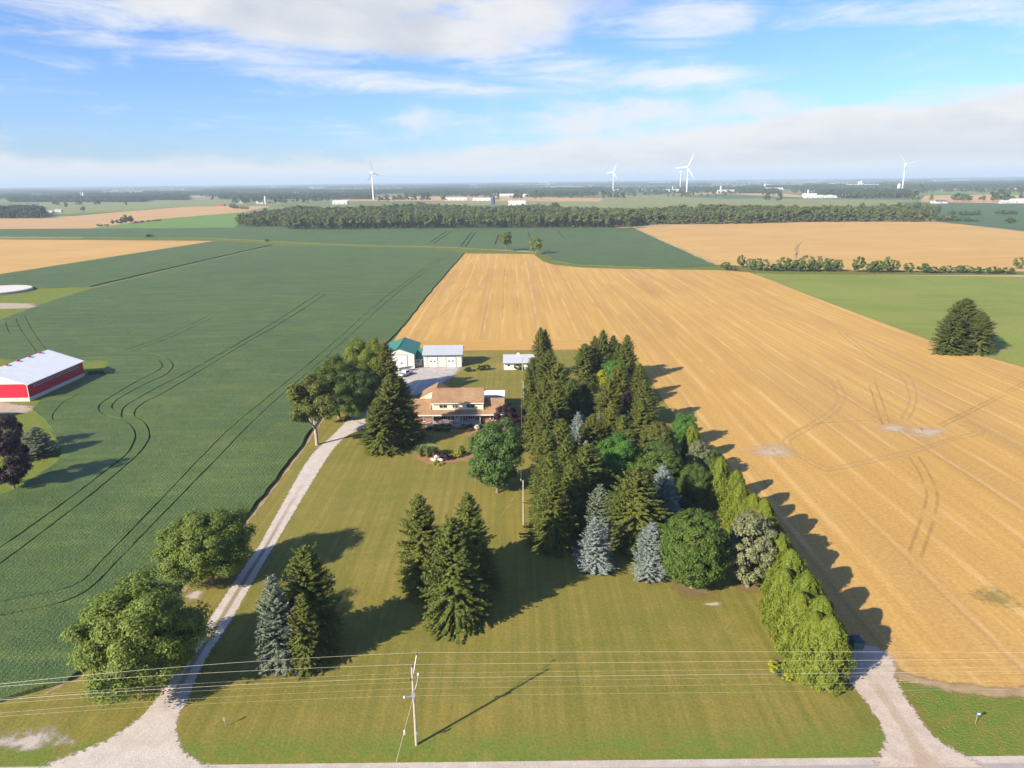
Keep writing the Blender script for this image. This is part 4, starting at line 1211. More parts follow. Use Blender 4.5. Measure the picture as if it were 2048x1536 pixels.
def mat_shingle():
    m, nt, out = new_mat('tan_shingles')
    p = wpos(nt)
    f = noise(nt, mapping(nt, p, (1.2, 6.0, 6.0)), 1.0, 4.0, 0.7)
    g = noise(nt, p, 0.35, 3.0, 0.6)
    c = mixc(nt, smooth(nt, g, 0.3, 0.7), (0.31, 0.195, 0.11), (0.40, 0.265, 0.155))
    c = mixc(nt, smooth(nt, f, 0.35, 0.7), mixc(nt, 0.5, c, (0.20, 0.10, 0.045)), c)
    finish(nt, out, c, 0.9, f, 0.03, spec=0.15)
    return m


def mat_brick():
    m, nt, out = new_mat('red_brick')
    p = mapping(nt, wpos(nt), rot=(rad(90), 0, 0))
    b = node(nt, 'ShaderNodeTexBrick', {'Vector': p, 'Color1': (0.27, 0.10, 0.055, 1), 'Color2': (0.36, 0.15, 0.085, 1), 'Mortar': (0.38, 0.28, 0.22, 1), 'Scale': 4.0, 'Mortar Size': 0.02})
    finish(nt, out, b.outputs[0], 0.9, spec=0.15)
    return m


BM = {
    'shingle': mat_shingle(), 'brick': mat_brick(),
    'cream': plain('cream_siding', (0.78, 0.70, 0.48), 0.6, 0.04), 'white': plain('white_paint', (0.66, 0.65, 0.62), 0.5, 0.05),
    'siding': plain('pale_steel_siding', (0.52, 0.52, 0.48), 0.5, 0.05, 0.6), 'green': mat_metal_roof('green_steel_roof', (0.035, 0.20, 0.135)),
    'galv': mat_metal_roof('galvanised_roof', (0.43, 0.46, 0.50)), 'whiteroof': mat_metal_roof('white_steel_roof', (0.88, 0.88, 0.87), rough=0.6),
    'red': plain('red_steel_siding', (0.52, 0.012, 0.035), 0.5, 0.10, 0.8), 'block': plain('concrete_foundation', (0.60, 0.56, 0.50), 0.9, 0.08, 1.0),
    'glass': plain('dark_glass', (0.02, 0.025, 0.03), 0.25, 0.1, 1.0, 0, 0.3), 'trim': plain('dark_trim', (0.10, 0.11, 0.11), 0.5, 0.1),
    'wood': plain('weathered_wood_pole', (0.40, 0.34, 0.28), 0.9, 0.25, 3.0), 'steel': plain('galvanised_steel', (0.36, 0.36, 0.38), 0.4, 0.1, 2.0, 0, 0.5, 0.4),
    'wire': plain('aluminium_wire', (0.46, 0.43, 0.34), 0.4, 0.05, 1.0, 0, 0.5), 'porcelain': plain('brown_porcelain', (0.12, 0.07, 0.07), 0.3, 0.1),
    'navy': plain('navy_lid', (0.03, 0.045, 0.10), 0.5, 0.1), 'teal': plain('green_bin', (0.10, 0.16, 0.13), 0.5, 0.1),
    'rock': plain('pale_boulder', (0.52, 0.44, 0.40), 0.9, 0.25, 1.5, 0.05), 'signred': plain('red_marker', (0.55, 0.03, 0.02), 0.5, 0.05),
    'signblue': plain('blue_plate', (0.06, 0.14, 0.40), 0.5, 0.05), 'signgreen': plain('grey_green_plate', (0.20, 0.26, 0.24), 0.5, 0.1),
    'paint': plain('silver_car_paint', (0.55, 0.57, 0.60), 0.3, 0.05, 1.0, 0, 0.5), 'tyre': plain('rubber', (0.02, 0.02, 0.02), 0.8, 0.1), 'wreath': plain('green_wreath', (0.03, 0.10, 0.03), 0.8, 0.2),
    'turbine': plain('turbine_white', (0.80, 0.80, 0.79), 0.4, 0.02), 'farwhite': plain('far_white_steel', (0.55, 0.55, 0.54), 0.5, 0.04), 'fargrey': plain('far_grey_steel', (0.42, 0.43, 0.44), 0.5, 0.05),
    'silo': plain('silo_concrete', (0.55, 0.53, 0.50), 0.8, 0.08), 'farred': plain('far_red_brick', (0.36, 0.12, 0.08), 0.8, 0.1), 'fardark': plain('dark_blue_silo', (0.05, 0.08, 0.14), 0.4, 0.1),
}


def window(parent, x0, x1, z0, z1, y, face=-1, cols=2, rows=2, frame_mat='trim', sill=True):
    """frame with panes on a wall that looks along -Y (face=-1)"""
    t = 0.09
    f = MB()
    yo = y + face * 0.07
    ya, yb = min(y, yo), max(y, yo)
    f.box(x0, x1, ya, yb, z0, z0 + t).box(x0, x1, ya, yb, z1 - t, z1).box(x0, x0 + t, ya, yb, z0 + t, z1 - t).box(x1 - t, x1, ya, yb, z0 + t, z1 - t)
    w = f.build('window', BM[frame_mat], parent)
    mw = MB()
    for i in range(1, cols):
        xm = x0 + (x1 - x0) * i / cols
        mw.box(xm - 0.05, xm + 0.05, ya, yb - 0.01, z0 + t, z1 - t)
    if cols > 1:
        mw.build('mullion', BM['white'], w)
    for i in range(cols):
        for j in range(rows):
            a, b = x0 + t + (x1 - x0 - 2 * t) * i / cols, x0 + t + (x1 - x0 - 2 * t) * (i + 1) / cols
            c, d = z0 + t + (z1 - z0 - 2 * t) * j / rows, z0 + t + (z1 - z0 - 2 * t) * (j + 1) / rows
            MB().box(a + 0.03, b - 0.03, min(y, y + face * 0.03), max(y, y + face * 0.03), c + 0.025, d - 0.025).build('pane', BM['glass'], w)
    if sill:
        MB().box(x0 - 0.08, x1 + 0.08, min(y, y + face * 0.16), max(y, y + face * 0.16), z0 - 0.08, z0 - 0.004).build('sill', BM['white'], w)
    return w


def ribs(mb, x0, x1, y0, z0, y1, z1, step=0.6, h=0.035):
    """raised seams running up a roof slope from (y0,z0) to (y1,z1)"""
    n = int((x1 - x0) / step)
    for i in range(1, n):
        x = x0 + (x1 - x0) * i / n
        mb.slab([(x - 0.03, y0, z0 + h), (x + 0.03, y0, z0 + h), (x + 0.03, y1, z1 + h), (x - 0.03, y1, z1 + h)], h + 0.01)


# ------------------------------------------------------------------ the house
hx0, hx1, hy = -20.4, -7.5, 171.15
ho = empty('farmhouse', (0, 0, 0), 'two storey brick and cream farmhouse with tan shingle roof and white porch', 'house')
# ground floor
MB().box(-27.6, -20.45, 170.0, 179.2, -0.1, 3.0).build('brick_wall', BM['brick'], ho)
MB().box(-20.44, -7.46, 171.5, 181.2, -0.1, 3.1).build('brick_wall', BM['brick'], ho)
MB().box(-7.45, -2.35, 170.6, 178.6, -0.1, 3.0).build('brick_wall', BM['brick'], ho)
up = MB().box(hx0, hx1, hy, 181.2, 3.11, 5.95)
up.prism([(hy + 0.02, 5.95), (181.18, 5.95), (176.3, 8.0)], 'x', hx0 + 0.03, hx1 - 0.03).build('upper_wall', BM['cream'], ho)
for i in range(9):    # lap siding boards
    z = 3.95 + i * 0.215
    MB().add([(hx0, hy - 0.035, z), (hx1, hy - 0.035, z), (hx1, hy - 0.004, z + 0.213), (hx0, hy - 0.004, z + 0.213), (hx0, hy - 0.003, z), (hx1, hy - 0.003, z)], [(0, 1, 2, 3), (0, 4, 5, 1)]).build('siding_board', BM['cream'], ho)
MB().slab([(hx0 - .3, 170.65, 5.78), (hx1 + .3, 170.65, 5.78), (hx1 + .3, 176.3, 8.15), (hx0 - .3, 176.3, 8.15)], 0.16).build('roof', BM['shingle'], ho)
MB().slab([(hx0 - .3, 176.302, 8.15), (hx1 + .3, 176.302, 8.15), (hx1 + .3, 181.9, 5.78), (hx0 - .3, 181.9, 5.78)], 0.16).build('roof', BM['shingle'], ho)
MB().tube([(hx0 - .3, 176.3, 8.15), (hx1 + .3, 176.3, 8.15)], 0.08, 6).build('ridge_cap', BM['shingle'], ho)
# wings and front skirt roof in one slope
sl_ = (5.85 - 3.0) / (174.6 - 169.5)
for a, b in ((-28.2, hx0 - 0.31), (hx1 + 0.31, -2.0)):
    MB().slab([(a, 169.5, 3.05), (b, 169.5, 3.05), (b, 174.6, 5.9), (a, 174.6, 5.9)], 0.15).build('wing_roof', BM['shingle'], ho)
    MB().slab([(a, 174.602, 5.9), (b, 174.602, 5.9), (b, 179.6, 3.1), (a, 179.6, 3.1)], 0.15).build('wing_roof', BM['shingle'], ho)
MB().slab([(hx0 - .308, 169.5, 3.05), (hx1 + .308, 169.5, 3.05), (hx1 + .308, hy - 0.04, 3.05 + sl_ * 1.61), (hx0 - .308, hy - 0.04, 3.05 + sl_ * 1.61)], 0.15).build('porch_roof', BM['shingle'], ho)
MB().prism([(170.0, 3.0), (179.2, 3.0), (174.6, 5.6)], 'x', -27.6, -27.4).build('gable_wall', BM['cream'], ho)
MB().prism([(170.6, 3.0), (178.6, 3.0), (174.6, 5.6)], 'x', -2.55, -2.35).build('gable_wall', BM['cream'], ho)
MB().box(-28.2, -2.0, 169.38, 169.48, 2.80, 3.08).build('fascia', BM['white'], ho)
MB().box(hx0 - .3, hx1 + .3, 170.53, 170.63, 5.58, 5.80).build('fascia', BM['white'], ho)
MB().box(hx1 + .02, hx1 + .14, 170.8, 170.95, 3.7, 5.6).build('downspout', BM['white'], ho)
# rear wing
MB().box(-24.6, -16.6, 181.9, 189.5, -0.1, 3.5).prism([(-24.6, 3.5), (-16.6, 3.5), (-20.6, 5.7)], 'y', 181.9, 189.5).build('rear_wall', BM['cream'], ho)
MB().slab([(-25.2, 181.95, 3.45), (-20.6, 181.95, 5.95), (-20.6, 190, 5.95), (-25.2, 190, 3.45)], 0.14).build('rear_roof', BM['shingle'], ho)
MB().slab([(-20.598, 181.95, 5.95), (-16.0, 181.95, 3.45), (-16.0, 190, 3.45), (-20.598, 190, 5.95)], 0.14).build('rear_roof', BM['shingle'], ho)
MB().slab([(-25.3, 181.8, 3.42), (-20.6, 181.8, 5.95), (-20.6, 181.94, 5.95), (-25.3, 181.94, 3.42)], 0.26).build('rake_board', BM['white'], ho)
MB().tube([(-22.6, 180.5, 3.0), (-22.6, 180.5, 4.9)], 0.07, 8).build('vent_pipe', BM['white'], ho)
# windows and door
for x0, x1, c in ((-18.5, -16.75, 2), (-15.15, -14.1, 2), (-11.55, -9.8, 2)):
    window(ho, x0 - .08, x1 + .08, 4.45, 5.66, hy - 0.036, cols=c)
for x0, x1, c in ((-18.3, -16.6, 3), (-11.4, -9.6, 3)):
    window(ho, x0, x1, 1.15, 2.45, 171.5, cols=c, rows=1, frame_mat='white')
window(ho, -22.7, -22.2, 1.2, 2.4, 170.0, cols=1, rows=1, frame_mat='white')
window(ho, -5.6, -4.2, 1.1, 2.4, 170.6, cols=2, rows=1, frame_mat='white')
d = MB().box(-14.95, -13.35, 171.38, 171.5, 0.42, 2.75).build('door', BM['white'], ho)
MB().box(-14.62, -13.68, 171.33, 171.38, 0.46, 2.55).build('door_leaf', BM['cream'], d)
wr = MB()
wr.tube([(-14.15 + 0.27 * math.cos(t * 0.5236), 171.27, 1.85 + 0.27 * math.sin(t * 0.5236)) for t in range(13)], 0.09, 6, False).build('wreath', BM['wreath'], d)
MB().box(-15.32, -15.0, 171.44, 171.5, 0.7, 2.5).build('shutter', BM['trim'], ho)
MB().box(-13.3, -12.98, 171.44, 171.5, 0.7, 2.5).build('shutter', BM['trim'], ho)
# porch
MB().box(-20.3, -8.0, 169.55, 171.49, -0.05, 0.42).build('porch_floor', BM['concrete'] if 'concrete' in BM else MT['concrete'], ho)
for x in (-20.2, -15.7, -12.75, -8.2):
    MB().box(x - 0.07, x + 0.07, 169.68, 169.82, 0.42, 2.9).build('porch_post', BM['white'], ho)
for a, b in ((-20.13, -15.0), (-13.1, -8.3)):
    r = MB().box(a, b, 169.70, 169.80, 1.28, 1.36).box(a, b, 169.70, 169.80, 0.52, 0.58)
    rail = r.build('railing', BM['white'], ho)
    k = int((b - a) / 0.16)
    bl = MB()
    for i in range(1, k):
        x = a + (b - a) * i / k
        bl.box(x - 0.025, x + 0.025, 169.73, 169.77, 0.58, 1.28)
    bl.build('balusters', BM['white'], rail)['kind'] = 'stuff'
for i in range(3):
    MB().box(-14.9, -13.2, 169.54 - 0.35 * (i + 1), 169.54 - 0.35 * i, -0.05, 0.36 - 0.12 * i).build('step', MT['concrete'], ho)
# white-roofed sunroom behind the right wing
MB().box(-7.6, -2.1, 183.0, 188.0, -0.1, 3.3).build('sunroom_wall', BM['cream'], ho)
MB().slab([(-7.8, 183.2, 3.72), (-2.0, 183.2, 3.72), (-2.0, 188.2, 3.90), (-7.8, 188.2, 3.90)], 0.12).build('sunroom_roof', BM['whiteroof'], ho)
for x in (-7.2, -5.5, -3.8, -2.1):
    MB().box(x - 0.06, x + 0.06, 182.8, 182.92, 2.4, 3.6).build('balcony_post', BM['white'], ho)
rb = MB().box(-7.3, -2.0, 182.82, 182.90, 3.42, 3.50).box(-7.3, -2.0, 182.82, 182.90, 2.55, 2.63)
for i in range(1, 30):
    rb.box(-7.3 + i * 0.178 - 0.03, -7.3 + i * 0.178 + 0.03, 182.84, 182.88, 2.63, 3.42)
rb.build('balcony_railing', BM['white'], ho)
MB().box(-2.1, -2.02, 183.0, 188.0, 0.2, 3.7).build('sunroom_screen', BM['white'], ho)
for i in range(3):
    MB().slab([(-6.4 + 1.5 * i, 183.25, 3.76), (-6.3 + 1.5 * i, 183.25, 3.76), (-6.3 + 1.5 * i, 188.15, 3.94), (-6.4 + 1.5 * i, 188.15, 3.94)], 0.03).build('roof_seam', BM['whiteroof'], ho)

# ------------------------------------------------------------------ garage, link, workshop, shed
ga = empty('garage', (0, 0, 0), 'long pale garage with grey steel roof and two white overhead doors', 'garage')
gx0, gx1, gy0, gy1 = -29.5, -16.9, 229.0, 238.0
MB().box(gx0, gx1, gy0, gy1, -0.1, 4.35).prism([(gy0, 4.35), (gy1, 4.35), (233.5, 6.25)], 'x', gx0, gx1).build('wall', BM['siding'], ga)
rf = MB().slab([(gx0 - .4, 228.5, 4.28), (gx1 + .5, 228.5, 4.28), (gx1 + .5, 233.5, 6.4), (gx0 - .4, 233.5, 6.4)], 0.09).build('roof', BM['galv'], ga)
rm = MB(); ribs(rm, gx0 - .4, gx1 + .5, 228.5, 4.28, 233.5, 6.4, 0.75); rm.build('seams', BM['galv'], rf)
MB().slab([(gx0 - .4, 233.502, 6.4), (gx1 + .5, 233.502, 6.4), (gx1 + .5, 238.5, 4.28), (gx0 - .4, 238.5, 4.28)], 0.09).build('roof', BM['galv'], ga)
MB().tube([(gx0 - .4, 233.5, 6.42), (gx1 + .5, 233.5, 6.42)], 0.10, 6).build('ridge_cap', BM['galv'], ga)
MB().box(gx0 - .4, gx1 + .5, 228.38, 228.48, 4.06, 4.30).build('eave_trim', BM['trim'], ga)


def overhead_door(parent, x0, x1, y, z1, wz, panels=4, wins=2):
    fr = MB().box(x0 - 0.14, x0, y - 0.08, y - 0.004, 0, z1 + 0.14).box(x1, x1 + 0.14, y - 0.08, y - 0.004, 0, z1 + 0.14).box(x0, x1, y - 0.08, y - 0.004, z1, z1 + 0.14)
    d_ = fr.build('overhead_door', BM['trim'], parent)
    for i in range(panels):
        MB().box(x0, x1, y - 0.05, y - 0.004, z1 * i / panels + 0.012, z1 * (i + 1) / panels - 0.012).build('door_panel', BM['white'], d_)
    for i in range(wins):
        xc = x0 + (x1 - x0) * (i + 1) / (wins + 1) + (0.25 if i else -0.25) * (wins > 1) * 0.4
        MB().box(xc - 0.35, xc + 0.35, y - 0.07, y - 0.051, wz, wz + 0.42).build('door_window', BM['glass'], d_)
    return d_


overhead_door(ga, -28.0, -24.9, 229.0, 3.55, 1.9)
overhead_door(ga, -21.9, -18.8, 229.0, 3.55, 1.9)
MB().box(-23.7, -23.1, 228.86, 228.998, 3.75, 3.95).build('wall_lamp', BM['trim'], ga)
MB().box(gx1 - 0.02, gx1 + 0.06, 228.94, 229.1, 0, 4.3).build('corner_trim', BM['white'], ga)

lk = empty('breezeway', (0, 0, 0), 'low link with green roof between workshop and garage', 'outbuilding')
MB().box(-32.4, -29.52, 230.2, 236.0, -0.1, 2.9).build('wall', BM['siding'], lk)
MB().slab([(-32.45, 229.6, 2.75), (-29.93, 229.6, 2.75), (-29.93, 234.6, 5.2), (-32.45, 234.6, 5.2)], 0.1).build('roof', BM['green'], lk)
window(lk, -31.9, -31.1, 1.4, 2.1, 230.2, cols=2, rows=1, frame_mat='trim', sill=False)
MB().box(-30.3, -29.6, 230.12, 230.198, 0.0, 2.2).build('doorway', BM['trim'], lk)

ws = empty('workshop', (0, 0, 0), 'pale steel workshop with green gable roof and tall white door', 'workshop')
wx0, wx1, wy0, wy1, wxc = -43.0, -32.5, 227.6, 244.0, -37.75
MB().box(wx0, wx1, wy0, wy1, -0.1, 5.1).prism([(wx0, 5.1), (wx1, 5.1), (wxc, 6.95)], 'y', wy0, wy1).build('wall', BM['siding'], ws)
MB().slab([(wx0 - .5, wy0 - .5, 5.0), (wxc, wy0 - .5, 7.1), (wxc, wy1 + .3, 7.1), (wx0 - .5, wy1 + .3, 5.0)], 0.09).build('roof', BM['green'], ws)
MB().slab([(wxc + .002, wy0 - .5, 7.1), (wx1 + .5, wy0 - .5, 5.0), (wx1 + .5, wy1 + .3, 5.0), (wxc + .002, wy1 + .3, 7.1)], 0.09).build('roof', BM['green'], ws)
MB().tube([(wxc, wy0 - .5, 7.12), (wxc, wy1 + .3, 7.12)], 0.1, 6).build('ridge_cap', BM['green'], ws)
MB().box(wx0, wx1, wy0 - 0.06, wy0 - 0.002, 5.02, 5.12).build('trim_band', BM['white'], ws)
overhead_door(ws, -40.6, -34.9, wy0, 4.6, 1.7, 5, 2)
MB().box(wx1 - 0.1, wx1 + 0.05, wy0 - 0.04, wy0 + 0.1, 0, 5.0).build('corner_trim', BM['white'], ws)

sh = empty('shed', (0, 0, 0), 'small white shed with pale grey roof and roof vent', 'shed')
MB().box(-2.6, 7.2, 224.6, 232.4, -0.1, 2.35).prism([(224.6, 2.35), (232.4, 2.35), (228.5, 4.1)], 'x', -2.6, 7.2).build('wall', BM['white'], sh)
MB().slab([(-2.9, 224.2, 2.3), (7.5, 224.2, 2.3), (7.5, 228.5, 4.3), (-2.9, 228.5, 4.3)], 0.08).build('roof', BM['galv'], sh)
MB().slab([(-2.9, 228.502, 4.3), (7.5, 228.502, 4.3), (7.5, 232.8, 2.3), (-2.9, 232.8, 2.3)], 0.08).build('roof', BM['galv'], sh)
MB().box(-2.9, 7.5, 224.1, 224.19, 2.1, 2.32).build('eave_trim', BM['trim'], sh)
MB().box(1.7, 2.6, 228.2, 228.9, 4.22, 4.75).build('roof_vent', BM['white'], sh)
for x in (-1.4, 1.9, 5.0):
    window(sh, x, x + 0.75, 1.25, 1.8, 224.6, cols=1, rows=1, frame_mat='trim', sill=False)

# ------------------------------------------------------------------ red barn and the round slab
ba = empty('red_barn', (0, 0, 0), 'red steel barn with white roof at the edge of the crop', 'barn')
bx1, bx0, by0, by1, bxc = -139.6, -160.8, 195.0, 222.5, -150.2
MB().box(bx0, bx1, by0, by1, -0.1, 1.1).build('foundation', BM['block'], ba)
MB().box(bx0 + .04, bx1 - .04, by0 + .04, by1 - .04, 1.1, 5.2).build('red_wall', BM['red'], ba)
MB().prism([(bx0, 5.2), (bx1, 5.2), (bxc, 8.8)], 'y', by0 + 0.02, by1 - 0.02).build('gable', BM['white'], ba)
for a, b in ((bx0 - .5, bxc), (bxc + .002, bx1 + .5)):
    za, zb = (5.08, 8.95) if a < bxc - 1 else (8.95, 5.08)
    r_ = MB().slab([(a, by0 - .4, za), (b, by0 - .4, zb), (b, by1 + .4, zb), (a, by1 + .4, za)], 0.1).build('roof', BM['whiteroof'], ba)
rm = MB()
for i in range(1, 30):
    y = by0 - .4 + i * 0.944
    rm.slab([(bxc, y - .03, 8.985), (bx1 + .5, y - .03, 5.115), (bx1 + .5, y + .03, 5.115), (bxc, y + .03, 8.985)], 0.04)
rm.build('seams', BM['whiteroof'], r_)
for y in (203.0, 208.0, 213.3, 218.5):
    v = MB().box(bxc - 0.3, bxc + 0.3, y - 0.5, y + 0.5, 8.7, 9.06).build('roof_vent', BM['red'], ba)
    MB().slab([(bxc - .38, y - .6, 9.12), (bxc + .38, y - .6, 9.12), (bxc + .38, y + .6, 9.12), (bxc - .38, y + .6, 9.12)], 0.05).build('vent_cap', BM['red'], v)
MB().box(bx1 + .03, bx1 + .07, 198.0, 219.4, 3.75, 4.20).build('curtain_opening', BM['trim'], ba)
f = MB().box(bx1 + .071, bx1 + .13, 197.8, 219.6, 4.21, 4.29).box(bx1 + .071, bx1 + .13, 197.8, 219.6, 3.66, 3.74).box(bx1 + .071, bx1 + .13, 197.8, 197.95, 3.74, 4.21).box(bx1 + .071, bx1 + .13, 219.45, 219.6, 3.74, 4.21)
f.build('opening_frame', BM['white'], ba)
MB().box(bx1 - .06, bx1 + .10, by0 - .08, by0 + .10, 1.1, 5.2).build('corner_trim', BM['white'], ba)
MB().box(bx1 + .42, bx1 + .55, by0 - .4, by1 + .4, 4.86, 5.10).build('eave_trim', BM['white'], ba)
fx = empty('hedge_strip', (-135.0, 223.6, 0), 'dark low hedge behind the red barn, pointing into the crop', 'hedge')
for i, x in enumerate((-3.2, -1.4, 0.4, 2.2, 3.6)):
    c_ = link('shrub', PR['bush'][i % 2][1], None, fx)
    c_.location, c_.scale = (x, 0, 0), (0.62, 0.45, 0.5)
    c_.material_slots[0].link = 'OBJECT'; c_.material_slots[0].material = LF['box']

sp = S(-8, 583.5)
sb = empty('round_tank', (sp.x, sp.y, 0), 'round concrete tank with a flat pale lid in the crop', 'tank')
MB().lathe([(18.6, -0.1), (18.6, 1.25), (18.3, 1.3)], 64).build('tank_wall', MT['concrete'], sb)
MB().lathe([(18.2, 1.30), (18.2, 1.42), (0.4, 1.60)], 64).build('lid', BM['block'], sb)

bb = S(-12, 838)
rs = empty('small_red_shed', (bb.x - 4, bb.y, 0), 'small red roofed shed between the barn and purple tree', 'shed')
MB().box(-3, 3, -2.5, 2.5, -0.1, 2.4).prism([(-2.5, 2.4), (2.5, 2.4), (0, 3.8)], 'x', -3, 3).build('wall', BM['red'], rs)
MB().slab([(-3.3, -2.8, 2.3), (3.3, -2.8, 2.3), (3.3, 0, 3.95), (-3.3, 0, 3.95)], 0.1).slab([(-3.3, 0.002, 3.95), (3.3, 0.002, 3.95), (3.3, 2.8, 2.3), (-3.3, 2.8, 2.3)], 0.1).build('roof', BM['farred'], rs)

# ------------------------------------------------------------------ power line along the road
pb = S(833, 1490)
PX, PY = pb.x, pb.y
up_ = empty('utility_pole', (PX, PY, 0), 'wooden utility pole with metal brackets by the roadside', 'utility pole')
MB().tube([(0, 0, -0.4), (0, 0, 5), (0, 0, 10.2)], [0.17, 0.14, 0.11], 10).build('pole_shaft', BM['wood'], up_)
A_ = Vector((0.35, 1.35, 10.75))
MB().tube([(0, 0.1, 8.7), (0.12, 0.5, 9.4), tuple(A_)], 0.04, 6).build('upper_bracket', BM['steel'], up_)
MB().tube([(0.05, 0.12, 6.9), (0.3, 0.7, 7.5), (0.45, 1.05, 8.4)], 0.038, 6).build('side_bracket', BM['steel'], up_)
MB().tube([(0, -0.1, 6.55), (-0.95, -0.35, 6.6)], 0.06, 6).build('lower_bracket', BM['steel'], up_)
INS = [tuple(A_), (0, 0, 10.3), (-0.28, -0.2, 8.75), (0.45, 1.05, 8.4), (0.18, 0.45, 7.9), (0.1, 0.3, 7.2), (-0.95, -0.35, 6.6)]
for i, (x, y, z) in enumerate(INS):
    if i in (0, 1, 2, 3, 6):
        MB().lathe([(0.05, z - 0.12), (0.13, z - 0.02), (0.08, z + 0.04), (0.12, z + 0.10), (0.04, z + 0.2)], 10, x, y).build('insulator', BM['porcelain' if i < 3 else 'white'], up_)
MB().box(-0.2, 0.2, -0.24, -0.1, 6.5, 7.1).build('bracket_plate', BM['steel'], up_)
MB().tube([(-0.05, -0.15, 6.4), (-1.9, -2.55, 0.0)], 0.018, 5).build('guy_wire', BM['wire'], up_)
MB().lathe([(0.03, 2.55), (0.11, 2.7), (0.11, 3.1), (0.03, 3.25)], 8, -0.98, -1.32).build('guy_insulator', BM['white'], up_)
MB().box(0.12, 0.22, -0.16, 0.16, 1.5, 1.9).build('pole_plate', BM['steel'], up_)
left_y = (1368, 1373, 1400, 1397, 1407, 1426, 1433)
right_y = (1305, 1318, 1342, 1334, 1347, 1362, 1378)
WL = ('topmost overhead wire, held by the bracket above the pole top', 'second overhead wire, carried on the pole top', 'thick overhead wire below the pole top', 'thin overhead wire on the side bracket', 'thin overhead wire between the brackets', 'faint lower overhead wire above the lowest', 'lowest overhead wire on the short lower bracket')
for i, (x, y, z) in enumerate(INS):
    ax, ay, az_ = PX + x, PY + y, z + (0.2 if i in (0, 1, 2, 3, 6) else 0)
    l, r = SY(0, left_y[i], ay + (-0.0)), SY(2048, right_y[i], ay)
    pts = []
    for P, sgn in ((l, -1), (r, 1)):
        half = []
        D = Vector((P.x - ax, 0, P.z - az_))
        q = D.z / (D.x * D.x) * 0.55 if abs(D.x) > 1 else 0
        lin = (D.z - q * D.x * D.x) / D.x
        for k in range(1, 17):
            xx = D.x * 1.7 * k / 16
            half.append((ax + xx, ay, az_ + lin * xx + q * xx * xx))
        pts = (half[::-1] + [(ax, ay, az_)]) if sgn < 0 else pts + half
    o = MB().tube(pts, 0.012 if i < 3 else 0.006, 5).build('overhead_wire', BM['wire'])
    tag(o, WL[i], 'wire', 'roadside overhead wires')

# service poles in the yard
def yard_pole(base, H, label, transformer=False):
    e = empty('service_pole', base, label, 'utility pole', 'poles in the yard')
    MB().tube([(0, 0, -0.3), (0, 0, H)], [0.16, 0.11], 9).build('pole_shaft', BM['wood'], e)
    MB().tube([(0, 0, H - 0.25), (-0.45, 0, H - 0.1)], 0.04, 5).build('bracket', BM['steel'], e)
    MB().lathe([(0.05, H), (0.1, H + .08), (0.05, H + .2)], 8, -0.42, 0).build('insulator', BM['white'], e)
    if transformer:
        MB().lathe([(0.1, H - 2.6), (0.27, H - 2.55), (0.27, H - 1.5), (0.15, H - 1.42)], 14, 0.05, -0.40).build('transformer', BM['steel'], e)
        MB().box(-0.22, 0.22, -0.36, -0.14, 0.9, 2.1).build('meter_box', BM['steel'], e)
    return e


p1, p2_, p3_ = S(1047, 1049), S(1047, 828), S(1045, 742)
yard_pole(p1, 8.7, 'bare wooden service pole beside the front corner of the grove')
yard_pole(p2_, 9.0, 'service pole with a grey transformer right of the house', True)
yard_pole(p3_, 4.3, 'thin short pole in front of the small shed')
a, b = Vector((p1.x - .4, p1.y, 8.75)), Vector((p2_.x - .4, p2_.y, 8.2))
tag(MB().tube([tuple(a.lerp(b, t / 12) - Vector((0, 0, 1.6 * (t / 12) * (1 - t / 12)))) for t in range(13)], 0.018, 5).build('service_wire', BM['wire']), 'thin service wire between the two yard poles', 'wire')
tag(MB().tube([(p1.x, p1.y, 8.0), (p1.x - 4.2, p1.y + 3.2, 0.0)], 0.007, 5).build('guy_wire', BM['wire']), 'slanting stay wire of the bare service pole', 'wire')

# ------------------------------------------------------------------ yard things
def bush(name, label, px, py, H, R, mat='shrub', group=None, cat='shrub'):
    p = S(px, py)
    return place_tree(name, label, 'bush', (p.x, p.y, 0), H, R, group, cat, mat=LF[mat])


bush('round_shrub', 'dark round shrub on the lawn below the garage corner', 936, 743, 1.5, 1.6, 'box')
bush('round_shrub', 'dark shrub on the back lawn, left half of a joined pair', 961, 741, 1.9, 1.4, 'box')
bush('round_shrub', 'dark shrub on the back lawn, right half of a joined pair', 973, 740, 1.8, 1.5, 'box')
bush('round_shrub', 'round green shrub against the small shed', 1037, 740, 2.4, 1.5, 'shrub')
